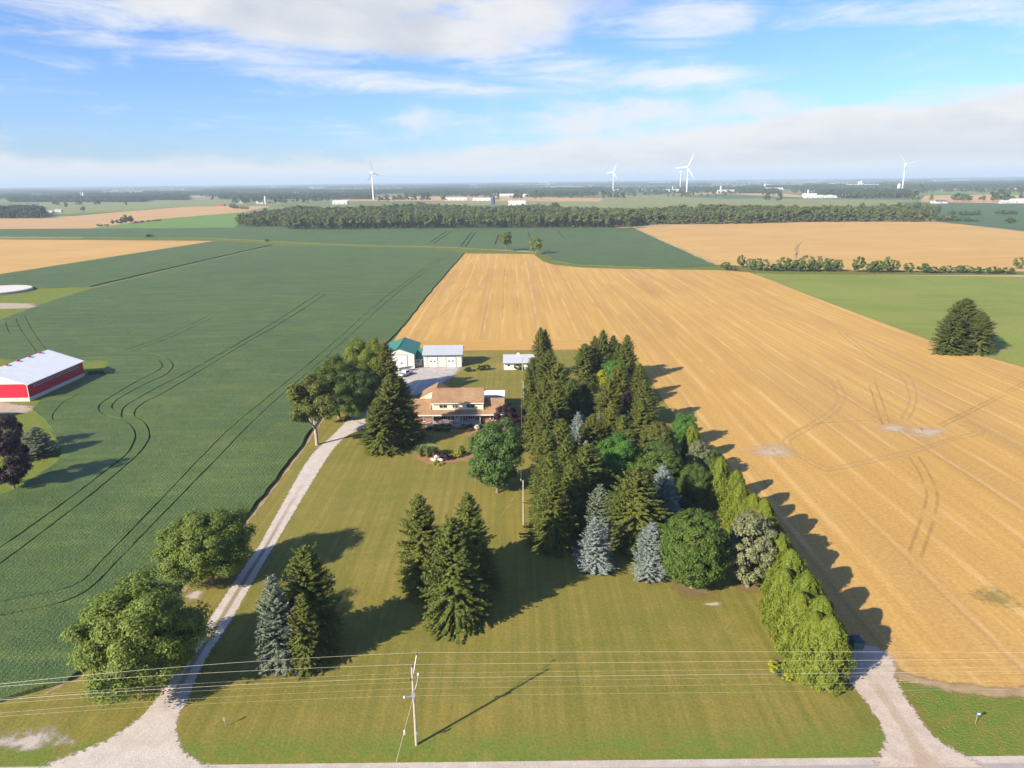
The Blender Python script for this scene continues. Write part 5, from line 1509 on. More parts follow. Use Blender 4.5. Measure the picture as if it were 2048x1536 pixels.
# foundation planting
sheet('mulch_bed', [(-22.2, 169.2), (-22.4, 166.8), (-19.8, 165.6), (-16.5, 165.6), (-13.6, 164.2), (-10.4, 162.4), (-6.4, 161.6), (-4.4, 163.5), (-3.0, 169.6)], 0.022, MT['mulch'])
sheet('front_walk', [(-15.1, 168.5), (-13.1, 168.5), (-13.4, 166.9), (-15.4, 165.7), (-17.2, 165.2), (-17.6, 166.2), (-15.9, 166.9)], 0.034, MT['concrete'])
for i, (x, y, r, h, m_, lb) in enumerate([
    (-19.3, 168.6, 0.9, 0.9, 'box', 'dark clipped shrub under the porch rail, farthest from the door on the spruce side'), (-17.7, 168.6, 0.9, 0.95, 'box', 'dark clipped shrub under the porch rail, second from the spruces'),
    (-16.1, 168.5, 0.85, 0.9, 'box', 'dark clipped shrub just left of the front steps'), (-12.3, 168.4, 0.9, 0.95, 'box', 'dark clipped shrub just right of the front steps'), (-10.7, 168.5, 0.95, 1.0, 'box', 'dark clipped shrub under the right half of the porch rail'),
    (-20.9, 166.6, 1.1, 1.0, 'box', 'dark spreading shrub at the spruce end of the mulch bed'), (-18.6, 166.0, 1.1, 0.8, 'box', 'dark spreading shrub below the yellow hedge, left'), (-16.4, 165.7, 1.1, 0.8, 'box', 'dark spreading shrub below the yellow hedge, right'),
    (-10.6, 166.0, 0.8, 0.7, 'shrub', 'small green shrub on the open mulch before the porch'), (-8.3, 168.3, 0.9, 1.1, 'shrub', 'shrub half hidden by the feathery tree at the porch end'), (-6.3, 167.9, 1.0, 1.3, 'oak', 'bronze shrub below the right wing window')]):
    place_tree('foundation_shrub', lb, 'bush', (x, y, 0), h, r, 'shrubs along the porch', 'shrub', mat=LF[m_])
hl = [(-19.6, 167.5), (-18.3, 167.2), (-17.0, 167.0), (-15.7, 166.95), (-14.4, 167.0), (-13.1, 167.4), (-12.3, 168.0)]
he = empty('yellow_hedge', (hl[3][0], hl[3][1], 0), 'low clipped yellow-green hedge curving before the porch', 'hedge')
for i, (x, y) in enumerate(hl):
    c_ = link('hedge_section', PR['bush'][i % 2][1], None, he)
    c_.location, c_.scale = (x - hl[3][0], y - hl[3][1], 0), (0.5, 0.40, 0.27)
    c_.material_slots[0].link = 'OBJECT'; c_.material_slots[0].material = LF['lime']
e = place_tree('hydrangea', 'white flowering bush at the spruce end of the porch', 'bush', (-20.9, 168.2, 0), 1.7, 0.95, None, 'shrub', mat=LF['flower'])
e = place_tree('hydrangea', 'pale flowering bush at the right end of the porch rail', 'bush', (-8.9, 167.0, 0), 1.2, 0.8, None, 'shrub', mat=LF['flower'])
# island bed
ib = S2([(832, 912), (850, 905), (880, 905), (905, 912), (930, 908), (955, 905), (960, 925), (925, 922), (900, 926), (880, 932), (858, 928), (838, 920)])
sheet('island_bed', spline(ib + ib[:1], 4)[:-1], 0.024, MT['mulch'])
TU = [make_tuft('reed', 3 + i, 2.6, 1.5, LF['reed']) for i in range(2)]
for i, (px, py, k, lb) in enumerate(((842, 913, 1.0, 'left ornamental grass clump in the island bed'), (856, 914, 1.1, 'middle ornamental grass clump in the island bed'), (868, 913, 0.95, 'right ornamental grass clump in the island bed'))):
    p = S(px, py)
    o = tag(link('ornamental_grass', TU[i % 2]), lb, 'grass clump', 'grass clumps in the island bed')
    o.location, o.scale, o.rotation_euler = (p.x, p.y, 0), (k, k, k), (0, 0, i * 2.1)
bush('barberry', 'dark purple shrub in the middle of the island bed', 888, 919, 1.7, 1.5, 'purple')
bush('barberry', 'small dark purple shrub right of the larger one in the island bed', 899, 919, 1.1, 0.9, 'purple')
bush('gold_shrub', 'yellow-green shrub at the right of the island bed', 915, 914, 1.7, 1.2, 'lime')
bush('green_shrub', 'dark green upright shrub near the right end of the island bed', 925, 910, 2.2, 1.0, 'shrub')
for i, (px, py) in enumerate(((868, 929), (877, 931), (884, 929), (873, 925))):
    bush('gold_groundcover', 'low yellow flower mound at the front of the island bed', px, py, 0.55, 0.6, 'lime', 'yellow mounds in the island bed', 'flowers')


def boulder(label, px, py, r, seed, name='boulder', squash=0.7, mat='rock', group=None):
    rng = random.Random(seed)
    p = S(px, py)
    V, F = [], []
    n, k = 9, 12
    ph = [rng.uniform(0, 6) for _ in range(6)]
    for i in range(n + 1):
        t = math.pi * i / n
        for j in range(k):
            f_ = 2 * math.pi * j / k
            q = r * (1 + 0.16 * math.sin(2 * f_ + ph[0] + t) + 0.13 * math.sin(3 * t + ph[1]) + 0.10 * math.cos(3 * f_ + ph[2]) + rng.uniform(-.05, .05))
            V.append((q * math.sin(t) * math.cos(f_) * 1.15, q * math.sin(t) * math.sin(f_), q * math.cos(t) * squash + r * squash * 0.6))
    for i in range(n):
        for j in range(k):
            F.append((i * k + j, (i + 1) * k + j, (i + 1) * k + (j + 1) % k, i * k + (j + 1) % k))
    o = tag(link(name, mesh_np(name, V, F), BM[mat]), label, 'boulder', group)
    o.location = (p.x, p.y, 0)
    return o


boulder('large pinkish boulder lying left in the island bed', 868, 922, 0.62, 1, group='boulders in the island bed')
boulder('upright white boulder standing at the back of the island bed rocks', 875, 917, 0.62, 2, squash=0.9, mat='rock', group='boulders in the island bed')
boulder('pinkish boulder lying right in the island bed', 881, 922, 0.55, 3, group='boulders in the island bed')
boulder('pale flat stone under the spruces beside the drive', 588, 1343, 0.62, 4, squash=0.4)
boulder('low stone under the blue spruce beside the drive', 556, 1347, 0.45, 5, squash=0.4)
boulder('white boulder among the lilies at the road end of the hedge', 1573, 1340, 0.45, 6, mat='white')
# flowers at the hedge end
for i, (px, py, m_, r, h, lb) in enumerate(((1548, 1340, 'lime', 1.1, 1.1, 'yellow-green shrub at the lawn end of the hedge bed'), (1562, 1352, 'shrub', 0.9, 0.9, 'green lily clump beside the white boulder'), (1576, 1358, 'lime', 1.0, 0.9, 'yellow shrub in the middle of the hedge bed'), (1592, 1350, 'shrub', 0.9, 0.9, 'green clump with white flowers in the hedge bed'), (1612, 1360, 'lime', 1.2, 0.9, 'yellow shrub under the wires at the hedge foot'), (1622, 1352, 'shrub', 0.9, 0.9, 'green clump right of the yellow shrub at the hedge foot'))):
    bush('border_shrub', lb, px, py, h, r, m_, 'hedge end planting')
for i, (px, py) in enumerate(((1570, 1333), (1583, 1330), (1590, 1347), (1628, 1347))):
    bush('white_flower_head', 'white flower clump in the bed at the road end of the hedge', px, py, 1.0, 0.32, 'flower', 'white flowers in the hedge bed', 'flowers')
p = S(1664, 1357)
mp = empty('marker_post', (p.x, p.y, 0), 'white marker post at the road end of the hedge', 'post')
MB().tube([(0, 0, -0.1), (0.05, 0, 1.15)], 0.07, 8).build('post_shaft', BM['white'], mp)
MB().lathe([(0.075, 1.15), (0.075, 1.2), (0.02, 1.24)], 8, 0.05, 0).build('post_cap', BM['white'], mp)
# bin at the lane
p = S(1714, 1298)
bn = empty('wheeled_bin', (p.x + 0.05, p.y + 0.3, 0), 'dark bin with navy lid at the top of the field lane', 'bin')
MB().add([(-.62, -.5, 0), (.62, -.5, 0), (.62, .5, 0), (-.62, .5, 0), (-.72, -.62, 1.15), (.72, -.62, 1.15), (.72, .62, 1.15), (-.72, .62, 1.15)], [(3, 2, 1, 0), (4, 5, 6, 7), (0, 1, 5, 4), (1, 2, 6, 5), (2, 3, 7, 6), (3, 0, 4, 7)]).build('bin_body', BM['teal'], bn)
MB().prism([(-.75, 1.16), (.75, 1.16), (.75, 1.30), (.45, 1.50), (-.45, 1.50), (-.75, 1.30)], 'y', -.66, .68).build('lid', BM['navy'], bn)
for s_ in (-1, 1):
    MB().tube([(s_ * .5 - .06, .5, .14), (s_ * .5 + .06, .5, .14)], .14, 10).build('wheel', BM['tyre'], bn)


def flag_sign(name, label, px, py, H, plate, w=0.5, h=0.35, tilt=0.0):
    p = S(px, py)
    e = empty(name, (p.x, p.y, 0), label, 'sign')
    MB().tube([(0, 0, -0.1), (tilt, 0, H)], 0.035, 6).build('sign_post', BM['steel'], e)
    MB().box(tilt - w / 2, tilt + w / 2, -0.05, -0.036, H - h, H).build('sign_plate', BM[plate], e)
    return e


flag_sign('lawn_marker', 'small grey-green marker plate on the lawn right of the drive mouth', 452, 1453, 1.3, 'signgreen', 0.28, 0.5, -0.1)
flag_sign('ditch_marker', 'small blue and white marker in the ditch right of the lane', 1951, 1447, 1.5, 'signblue', 0.4, 0.3)
MB().box(-0.05, 0.3, -0.06, -0.051, 1.25, 1.45).build('white_patch', BM['white'], bpy.data.objects['ditch_marker'])
flag_sign('field_marker', 'red marker on the pale patch nearer the hedge', 1545, 905, 0.9, 'signred', 0.25, 0.5)
flag_sign('field_marker', 'red marker on the pale patch far out in the stubble', 1841, 862, 0.8, 'signred', 0.6, 0.3)


# boat on a trailer and parked pickup in front of the workshop
def pickup(px, py, rz, label):
    p = S(px, py)
    e = empty('pickup_truck', (p.x, p.y, 0), label, 'pickup', rz=rz)
    MB().prism([(-2.7, .45), (2.75, .45), (2.8, .75), (2.6, 1.05), (1.5, 1.12), (-2.7, 1.12)], 'y', -.9, .9).build('body', BM['paint'], e)
    c_ = MB().prism([(-.9, 1.12), (1.5, 1.12), (.75, 1.78), (-.75, 1.80)], 'y', -.8, .8).build('cab', BM['paint'], e)
    MB().prism([(-.75, 1.18), (1.28, 1.18), (.68, 1.70), (-.66, 1.72)], 'y', -.815, .815).build('side_window', BM['glass'], c_)
    MB().box(-2.6, -1.0, -.75, .75, 1.121, 1.15).build('bed_cover', BM['trim'], e)
    for x in (-1.75, 1.75):
        for y in (-.82, .82):
            w = MB().tube([(x, y - .12, .37), (x, y + .12, .37)], .37, 14).build('wheel', BM['tyre'], e)
            MB().tube([(x, y - .13, .37), (x, y + .13, .37)], .2, 10).build('rim', BM['steel'], w)
    for y in (-.7, .7):
        MB().box(2.72, 2.81, y - .14, y + .14, .76, .93).build('headlight', BM['white'], e)
    return e


pickup(811, 751, rad(62), 'silver pickup half hidden by the spruces in the gravel yard')
p = S(806, 744)
bt = empty('boat_trailer', (p.x + .6, p.y + 1.0, 0), 'small boat on a trailer before the workshop door', 'boat', rz=rad(30))
hv = []
for x, w_, zl in ((-2.4, .85, .62), (-1.0, .95, .58), (.6, .9, .6), (1.9, .55, .75), (2.8, .05, 1.05)):
    hv += [(x, -w_, 1.25 + max(0, x) * .06), (x, -w_ * .7, zl + .15), (x, 0, zl), (x, w_ * .7, zl + .15), (x, w_, 1.25 + max(0, x) * .06)]
hf = [(i * 5 + j, i * 5 + j + 1, i * 5 + j + 6, i * 5 + j + 5) for i in range(4) for j in range(4)] + [(0, 1, 2, 3, 4)]
MB().add(hv, hf).build('hull', BM['white'], bt)
MB().add([(-2.35, -.8, 1.2), (-2.35, .8, 1.2), (.5, .85, 1.3), (.5, -.85, 1.3), (2.6, 0, 1.42)], [(0, 3, 2, 1), (3, 4, 2)]).build('cover', BM['navy'], bt)
MB().box(-2.3, 3.4, -.05, .05, .38, .46).box(-.2, -.1, -.9, .9, .38, .46).build('trailer_frame', BM['steel'], bt)
for y in (-.9, .9):
    MB().tube([(-.15, y - .08, .3), (-.15, y + .08, .3)], .3, 12).build('wheel', BM['tyre'], bt)


def settle(e):
    """move the Empty of a building to the middle of its footprint without moving the building"""
    xs = [v for c in e.children for v in [c.matrix_basis @ Vector(b) for b in c.bound_box]]
    c0 = Vector(((min(v.x for v in xs) + max(v.x for v in xs)) / 2, (min(v.y for v in xs) + max(v.y for v in xs)) / 2, 0))
    e.location = c0
    for c in e.children:
        c.location -= c0


for e in (ho, ga, lk, ws, sh, ba):
    settle(e)

# ------------------------------------------------------------------ woods as one mass each (instances of whole trees on points)
PROTO = bpy.data.collections.new('woodland_prototypes')
for kind in ('wood', 'far'):
    for i, (tr, cr, h0, r0) in enumerate(PR[kind]):
        V = [np.array([v.co for v in m_.vertices]) for m_ in (tr, cr)]
        me = bpy.data.meshes.new('proto')
        fs = [tuple(p.vertices) for p in tr.polygons] + [tuple(len(V[0]) + i_ for i_ in p.vertices) for p in cr.polygons]
        me.from_pydata([tuple(v) for v in np.concatenate(V)], [], fs)
        me.materials.append(tr.materials[0])
        me.materials.append(cr.materials[0])
        me.polygons.foreach_set('material_index', [0] * len(tr.polygons) + [1] * len(cr.polygons))
        me.update()
        o = bpy.data.objects.new('%s_%d' % (kind, i), me)
        PROTO.objects.link(o)
NW = len(PR['wood'])


def scatter_group():
    ng = bpy.data.node_groups.new('wood_scatter', 'GeometryNodeTree')
    ng.interface.new_socket('Geometry', in_out='INPUT', socket_type='NodeSocketGeometry')
    ng.interface.new_socket('Geometry', in_out='OUTPUT', socket_type='NodeSocketGeometry')
    gi, go = ng.nodes.new('NodeGroupInput'), ng.nodes.new('NodeGroupOutput')
    ci = ng.nodes.new('GeometryNodeCollectionInfo')
    ci.inputs['Collection'].default_value = PROTO
    ci.inputs['Separate Children'].default_value = True
    ci.inputs['Reset Children'].default_value = True
    ip = ng.nodes.new('GeometryNodeInstanceOnPoints')

    def attr(name, typ):
        n = ng.nodes.new('GeometryNodeInputNamedAttribute')
        n.data_type = typ
        n.inputs['Name'].default_value = name
        return n.outputs['Attribute']
    L = ng.links.new
    L(gi.outputs[0], ip.inputs['Points'])
    L(ci.outputs[0], ip.inputs['Instance'])
    ip.inputs['Pick Instance'].default_value = True
    L(attr('pick', 'INT'), ip.inputs['Instance Index'])
    L(attr('turn', 'FLOAT_VECTOR'), ip.inputs['Rotation'])
    L(attr('size', 'FLOAT_VECTOR'), ip.inputs['Scale'])
    L(ip.outputs[0], go.inputs[0])
    return ng


NG = scatter_group()
ORDER = sorted(o.name for o in PROTO.objects)         # the node sorts children by name


def wood(name, label, pts, hs, picks, seed=0):
    """pts (n,2) positions, hs heights relative to the prototype"""
    rng = np.random.default_rng(seed)
    n = len(pts)
    me = bpy.data.meshes.new(name)
    me.from_pydata([(x, y, 0.0) for x, y in pts], [], [])
    a = me.attributes.new('pick', 'INT', 'POINT'); a.data.foreach_set('value', np.asarray([ORDER.index(p) for p in picks], dtype=np.int32))
    t = np.zeros((n, 3), dtype=np.float32); t[:, 2] = rng.uniform(0, 6.283, n)
    a = me.attributes.new('turn', 'FLOAT_VECTOR', 'POINT'); a.data.foreach_set('vector', t.ravel())
    s_ = np.stack([hs * rng.uniform(1.05, 1.6, n), hs * rng.uniform(1.05, 1.6, n), hs], 1).astype(np.float32)
    a = me.attributes.new('size', 'FLOAT_VECTOR', 'POINT'); a.data.foreach_set('vector', s_.ravel())
    o = link(name, me)
    md = o.modifiers.new('trees', 'NODES')
    md.node_group = NG
    tag(o, label, 'woods', None, 'stuff')
    return o


def fill_poly(poly, step, seed):
    rng = np.random.default_rng(seed)
    xs, ys = [p[0] for p in poly], [p[1] for p in poly]
    out = []
    y = min(ys)
    while y < max(ys):
        x = min(xs)
        while x < max(xs):
            q = (x + rng.uniform(-.45, .45) * step, y + rng.uniform(-.45, .45) * step)
            if in_poly(q[0], q[1], poly):
                out.append(q)
            x += step
        y += step
    return out


# the woodlot behind the soybeans
front = S2([(476, 453), (520, 453.5), (568, 454), (578, 458), (620, 459), (740, 458), (850, 457), (960, 456.5), (1100, 455.5), (1252, 454.5), (1285, 449.5), (1400, 448.5), (1500, 447), (1600, 444.5), (1700, 443.5), (1800, 443.5), (1862, 443.5)])
back_ = S2([(1880, 436), (1840, 431), (1600, 429), (1400, 433), (1250, 433), (1100, 430), (900, 426), (600, 429), (510, 438), (474, 446)])
inner = [(x, y + 9) for x, y in front]
pts = fill_poly(inner + back_, 10.0, 5)
rng_ = np.random.default_rng(6)
wood('woodlot', 'dense leafy woodlot running across behind the soybean field', pts, np.array([0.86 + 0.16 * math.sin(x * 0.021 + 1.3 * math.sin(y * 0.017)) for x, y in pts]) * rng_.uniform(0.78, 1.14, len(pts)), ['wood_%d' % rng_.integers(0, NW) for _ in pts], 1)
fl = spline(front, 20)
acc, last, k = 0.0, Vector(fl[0]), 0
random.seed(41)
for q in fl[1:]:
    v = Vector(q)
    while (v - last).length > 5.6:
        last = last.lerp(v, 5.6 / (v - last).length)
        u = last + Vector((random.uniform(-1.5, 1.5), random.uniform(-1, 6)))
        px = u.x / (u.y) * FPX + 1024
        if u.x < -275:
            lb, gr, vv, hh = 'leafy tree at the left end of the woodlot edge', 'woodlot edge, left end', random.choice((0, 2, 3, 4)), random.uniform(15, 21)
        elif u.x < 158:
            lb, gr, vv, hh = 'tall leafy tree on the woodlot edge above the soybean field', 'woodlot edge above the soybeans', random.choice((0, 1, 1, 0, 2)), random.uniform(17, 22)
        else:
            lb, gr, vv, hh = 'bushy tree on the woodlot edge above the far stubble', 'woodlot edge above the stubble', random.choice((3, 4, 2, 3)), random.uniform(11, 20)
        place_tree('woodland_tree', lb, 'wood', (u.x, u.y, 0), hh, random.uniform(3.8, 5.8), gr, var=vv)
        k += 1
# low brush along the foot of the wood
random.seed(43)
for i in range(58):
    q = fl[random.randrange(5, len(fl) - 3)]
    right_ = q[0] > 158
    place_tree('edge_bush', 'low bush at the foot of the woodlot above the stubble' if right_ else 'low bush at the foot of the woodlot above the soybeans', 'scrub', (q[0] + random.uniform(-3, 3), q[1] - random.uniform(0.5, 2.5), 0), random.uniform(2.2, 5.5) * (1.2 if right_ else 0.7), random.uniform(1.8, 3.6), 'bushes along the woodlot above the stubble' if right_ else 'bushes along the woodlot above the soybeans', 'bush', mat=LF['wood'])

# trees in the fields
def at_base(name, label, kind, px, py, H, R, group=None, cat='tree', **kw):
    p = S(px, py)
    if kind == 'far':
        H, R = H * 1.25, R * 0.8
    return place_tree(name, label, kind, (p.x, p.y, 0), H, R, group, cat, **kw)


at_base('field_tree', 'dark tree on the field boundary at the top of the stubble', 'field', 1012, 503, 17.2, 6.4, var=0)
at_base('field_tree', 'lighter green tree right of the dark one on the field boundary', 'field', 1072, 509, 15.0, 5.6, var=1, mat=LF['maple'])
at_base('field_tree', 'olive tree at the corner where woodlot, soybeans and stubble meet', 'field', 1258, 457, 17.0, 6.5, var=1)
at_base('field_bush', 'round dark bush alone in the soybeans above the left stubble', 'scrub', 300, 475, 4.6, 5.6, cat='bush')
at_base('field_bush', 'tiny bush on the grass track by the soybeans', 'bush', 534, 484, 3.0, 2.6, cat='bush')
for px, py, H, R, lb in ((200, 453, 4, 5, 'leftmost small bush at the stubble edge'), (214, 452, 3, 4, 'second small bush at the stubble edge'), (226, 449, 8, 3.4, 'little round tree between bushes at the stubble edge'), (240, 448, 8, 7, 'spreading bush left of the big dark one at the stubble edge'), (252, 447, 14, 8, 'big dark bushy tree at the stubble edge'), (262, 446, 12, 6, 'dark tree on the right shoulder of the big bushy one')):
    at_base('margin_bush', lb, 'scrub', px, py, H, R, 'bushes between far stubble and soybeans', 'bush' if H < 7 else 'tree', var=1, mat=LF['dark'])
for px in (272, 284, 297, 310, 318):
    at_base('margin_bush', 'low dark scrub trailing right of the big bushy tree', 'scrub', px, 446 - (px - 270) * 0.09, 3.0, 5.0, 'scrub trailing along the far stubble', 'bush', mat=LF['dark'])
for px, py, H, R in ((466, 418, 14, 9), (474, 418, 10, 8), (485, 419, 9, 7), (494, 419, 8, 6)):
    at_base('margin_bush', 'dark bush at the left end of the woodlot on the far stubble', 'scrub', px, py, H, R, 'bushes beside the left end of the woodlot', 'bush', var=1, mat=LF['dark'])
# dead tree and hedgerow in front of the right stubble
p = S(1591, 531)
dt = empty('dead_tree', (p.x, p.y, 0), 'leafless dead tree rising from the hedgerow', 'tree')
tb = MB().tube([(0, 0, -.3), (0.2, 0, 5), (-.1, 0, 10), (.3, 0, 15.5)], [.5, .42, .3, .06], 8)
tb.build('trunk', BK['grey'], dt)
random.seed(9)
for i in range(16):
    z0 = 4 + i * 0.65
    a_ = random.uniform(0, 6.28)
    L = random.uniform(1.6, 3.6)
    q = Vector((math.cos(a_) * L, math.sin(a_) * L, z0 + L * random.uniform(0.8, 1.5)))
    b_ = MB().tube([(0, 0, z0), tuple(q * 0.5 + Vector((0, 0, z0 * 0.45))), tuple(q)], [.17, .11, .04], 5)
    for j in range(4):
        t = 0.4 + j * 0.17
        s0 = Vector((0, 0, z0)).lerp(q, t)
        b_.tube([tuple(s0), tuple(s0 + Vector((random.uniform(-1, 1), random.uniform(-1, 1), random.uniform(.4, 1.4))))], [.07, .02], 4)
    b_.build('limb', BK['grey'], dt)
HR = [(1452, 540, 5.5, 4.0, 'dark'), (1467, 541, 3.5, 3.0, 'wood'), (1482, 535, 9, 3.2, 'dark'), (1500, 540, 8, 3.5, 'wood'), (1514, 541, 8.5, 4, 'dark'), (1527, 542, 8, 4.5, 'wood'), (1552, 542, 5, 5, 'dark'), (1566, 542, 9.5, 5, 'wood'),
      (1580, 542, 8, 5, 'dark'), (1596, 543, 8, 5, 'dark'), (1611, 543, 11, 5.2, 'wood'), (1625, 543, 7, 4.5, 'dark'), (1638, 542, 10, 4.2, 'wood'), (1652, 543, 9, 4.6, 'dark'), (1664, 543, 8.5, 4.5, 'dark'), (1676, 543, 8, 3.5, 'wood'),
      (1715, 544, 10.5, 4.6, 'dark'), (1745, 545, 7.5, 5, 'dark'), (1757, 545, 8, 4.5, 'dark'), (1773, 545, 10.5, 4.5, 'wood'), (1786, 545, 8.5, 4.0, 'wood'), (1817, 545, 6.5, 3.4, 'dark'), (1850, 545, 6, 5.6, 'dark'), (1866, 546, 4, 5.0, 'dark'),
      (1893, 546, 5, 4, 'wood'), (1918, 546, 5, 4, 'dark'), (1932, 546, 5, 4, 'wood'), (1955, 547, 4.5, 4, 'dark'), (1985, 547, 4.5, 4.5, 'dark'), (2012, 547, 4, 5, 'dark'), (2036, 538, 8, 3.5, 'wood')]
ordn = ['first', 'second', 'third', 'fourth', 'fifth', 'sixth', 'seventh', 'eighth', 'ninth', 'tenth', 'eleventh', 'twelfth', 'thirteenth', 'fourteenth', 'fifteenth', 'sixteenth']
for i, (px, py, H, R, m_) in enumerate(HR):
    tallish = H > 7
    if i < 16:
        lb = '%s %s counted from the left end of the hedgerow beyond the main stubble' % (ordn[i], 'tree' if tallish else 'bush')
    else:
        lb = '%s %s counted from the right end of the hedgerow above the green field' % (ordn[len(HR) - 1 - i], 'tree' if tallish else 'bush')
    at_base('hedgerow_tree' if tallish else 'hedgerow_bush', lb, 'scrub', px, py, H, R, 'hedgerow along the far end of the stubble', 'tree' if tallish else 'bush', var=1, mat=LF[m_])
# scrub at the right end of the woodlot
for i, (px, py, H, R) in enumerate(((1862, 437, 13, 10), (1880, 441, 7, 8), (1892, 442, 9, 9), (1905, 442, 7, 8), (1915, 442, 6, 8))):
    at_base('scrub_tree', ('%s tree of the scrub trailing off the right end of the woodlot' % ordn[i]), 'scrub', px, py, H, R, 'scrub at the right end of the woodlot', var=1, mat=LF['wood'])
for i, (px, py, H, R) in enumerate(((1904, 430, 8, 7), (1926, 431, 7, 8), (1942, 431, 6, 8), (1954, 430, 8, 6), (1998, 428, 7, 8), (2012, 429, 7, 9), (2026, 429, 6, 7), (1933, 443, 6, 5), (1945, 443, 3, 9), (2021, 446, 7, 8))):
    at_base('crop_bush', 'dark bush standing in the far soybeans at the right', 'scrub', px, py, H, R, 'bushes in the far right soybeans', 'bush', var=1, mat=LF['dark'])

# ------------------------------------------------------------------ distant trees and woods
FT = [(46, 1), (10, 1), (30, 1)]
for px, py, H, R in ((109, 411, 16, 11), (117, 411, 10, 9), (132, 416, 14, 7), (155, 411, 16, 9), (161, 411, 12, 8), (194, 412, 20, 13), (225, 406, 12, 10), (237, 405, 10, 12), (253, 412, 15, 8), (168, 424, 13, 7), (176, 406, 8, 9), (424, 401, 18, 12), (262, 403, 11, 8)):
    at_base('pasture_tree', 'lone tree dotted over the distant pasture at the left', 'far', px, py, H, R, 'trees in the left pasture')
for px, py, H, R in ((470, 408, 20, 14), (480, 409, 24, 15), (493, 409, 20, 16), (503, 408, 22, 14), (512, 408, 24, 15), (523, 408, 20, 14), (545, 409, 20, 15), (560, 408, 22, 14), (571, 408, 18, 14), (590, 406, 20, 14), (612, 407, 14, 15), (630, 405, 20, 15), (640, 404, 20, 14), (655, 404, 22, 15)):
    at_base('farmyard_tree', 'tree around the far farmyard with the tall silo', 'far', px, py, H, R, 'trees of the far silo farm')
for px, py, H, R in ((760, 404, 18, 14), (775, 404, 20, 15), (788, 403, 18, 14), (800, 403, 22, 15), (812, 403, 22, 16), (828, 403, 20, 15), (845, 403, 24, 16), (857, 403, 24, 16), (888, 402, 16, 14)):
    at_base('far_row_tree', 'tree of the row behind the woodlot below the left turbine', 'far', px, py, H, R, 'tree row below the left turbine')
for px, py, H, R, lb in ((995, 402, 22, 10, 'distant twin tree by the long white barns, smaller half'), (1032, 401, 28, 13, 'distant twin tree by the long white barns, left trunk'), (1042, 401, 26, 12, 'distant twin tree by the long white barns, right trunk'), (1070, 400, 26, 15, 'distant tree right of the twin trees'), (1082, 399, 22, 13, 'distant tree touching the one right of the twins'), (1142, 399, 22, 8, 'slim distant tree alone in the far stubble strip'), (1164, 397, 16, 8, 'small distant tree in the far stubble strip'), (1207, 398, 22, 11, 'distant tree left of the clump in the pale pasture'), (1219, 398, 20, 12, 'left tree of the clump in the pale pasture'), (1234, 399, 24, 14, 'large tree of the clump in the pale pasture'), (1245, 399, 20, 12, 'right tree of the clump in the pale pasture'), (1268, 397, 24, 8, 'upright tree alone in the pale pasture'),
                      (1535, 404, 24, 13, 'distant tree standing over the woodlot, left'), (1557, 405, 24, 10, 'distant narrow tree standing over the woodlot, right'), (1824, 402, 26, 15, 'large dark tree behind the right end of the woodlot, left half'), (1831, 403, 22, 12, 'large dark tree behind the right end of the woodlot, right half'), (1862, 402, 14, 7, 'small tree left of the white house with dark roof'), (1842, 383, 24, 15, 'distant dark tree left in the far right fields'), (1863, 386, 20, 12, 'distant round tree right in the far right fields')):
    at_base('far_tree', lb, 'far', px, py, H, R)
for px, py, H, R in ((1906, 403, 15, 10), (1914, 403, 17, 11), (1922, 403, 17, 11), (1931, 404, 16, 11), (1939, 404, 15, 10), (1966, 403, 14, 10), (1984, 404, 20, 12), (1993, 404, 24, 14), (2004, 404, 24, 14), (2011, 405, 20, 12), (2022, 401, 12, 10), (2040, 401, 12, 11), (1935, 383, 22, 15), (1953, 386, 22, 16), (1963, 387, 18, 14)):
    at_base('roadside_tree', 'tree of the clumps around the white houses at the far right', 'far', px, py, H, R, 'trees by the far right houses')
# woods on the horizon
random.seed(77)
blocks = []
for (x0, x1, yf, yb) in ((-300, 84, 437, 424), (20, 290, 404.5, 399), (284, 372, 400.5, 394), (440, 745, 399, 392), (540, 900, 388, 383), (810, 1190, 393, 379), (1190, 1235, 381, 378), (1480, 1552, 387, 384), (1490, 1670, 379, 375), (1612, 1652, 375, 371), (1640, 1812, 396, 391), (1650, 1810, 389, 386), (1640, 1850, 377, 372), (1850, 2100, 373, 369), (290, 470, 391, 386), (-200, 60, 398, 391), (0, 200, 388, 384), (1190, 1420, 372, 370), (700, 1000, 376, 372), (1405, 1480, 384, 381)):
    blocks.append(S2([(x0, yf), (x1, yf), (x1 + 4, yb), (x0 - 4, yb)]))
N_SEEN = len(blocks)
WOODS = ['dark wood at the far left edge behind the stubble', 'tree belt behind the left pasture', 'dark short wood right of the pasture belt', 'belt behind the tall silo farm', 'long wood behind the left turbine', 'large blue-green wood behind the twin trees', 'small wood beside the lone middle turbine', 'dark conifer belt right of the middle turbines', 'hazy wood above the conifer belt', 'round wood on the horizon left of the plant', 'tree belt behind the long low white barn', 'second belt behind the long low white barn', 'wood left of the nearest turbine', 'wood on the horizon at the far right', 'hazy wood above the left pasture', 'hazy wood at the left edge', 'faint wood behind the far left silo', 'faint wood behind the middle pair of turbines', 'faint wood on the middle horizon', 'small wood behind the sheds by the middle pair']
rows = [(2600 + i * 430 + i * i * 26) for i in range(20)]
for i, Y in enumerate(rows):
    x = -Y * 0.95
    while x < Y * 0.95:
        w_ = random.uniform(120, 620) * (1 + i * 0.10)
        if random.random() < 0.24 + 0.028 * i and Y > 3300:
            y0 = Y + random.uniform(-160, 160)
            dpt = random.uniform(25, 160) * (1 + i * 0.08)
            blocks.append([(x, y0), (x + w_, y0 + random.uniform(-40, 40)), (x + w_, y0 + dpt), (x, y0 + dpt)])
        x += w_ + random.uniform(80, 480)
bands = {}
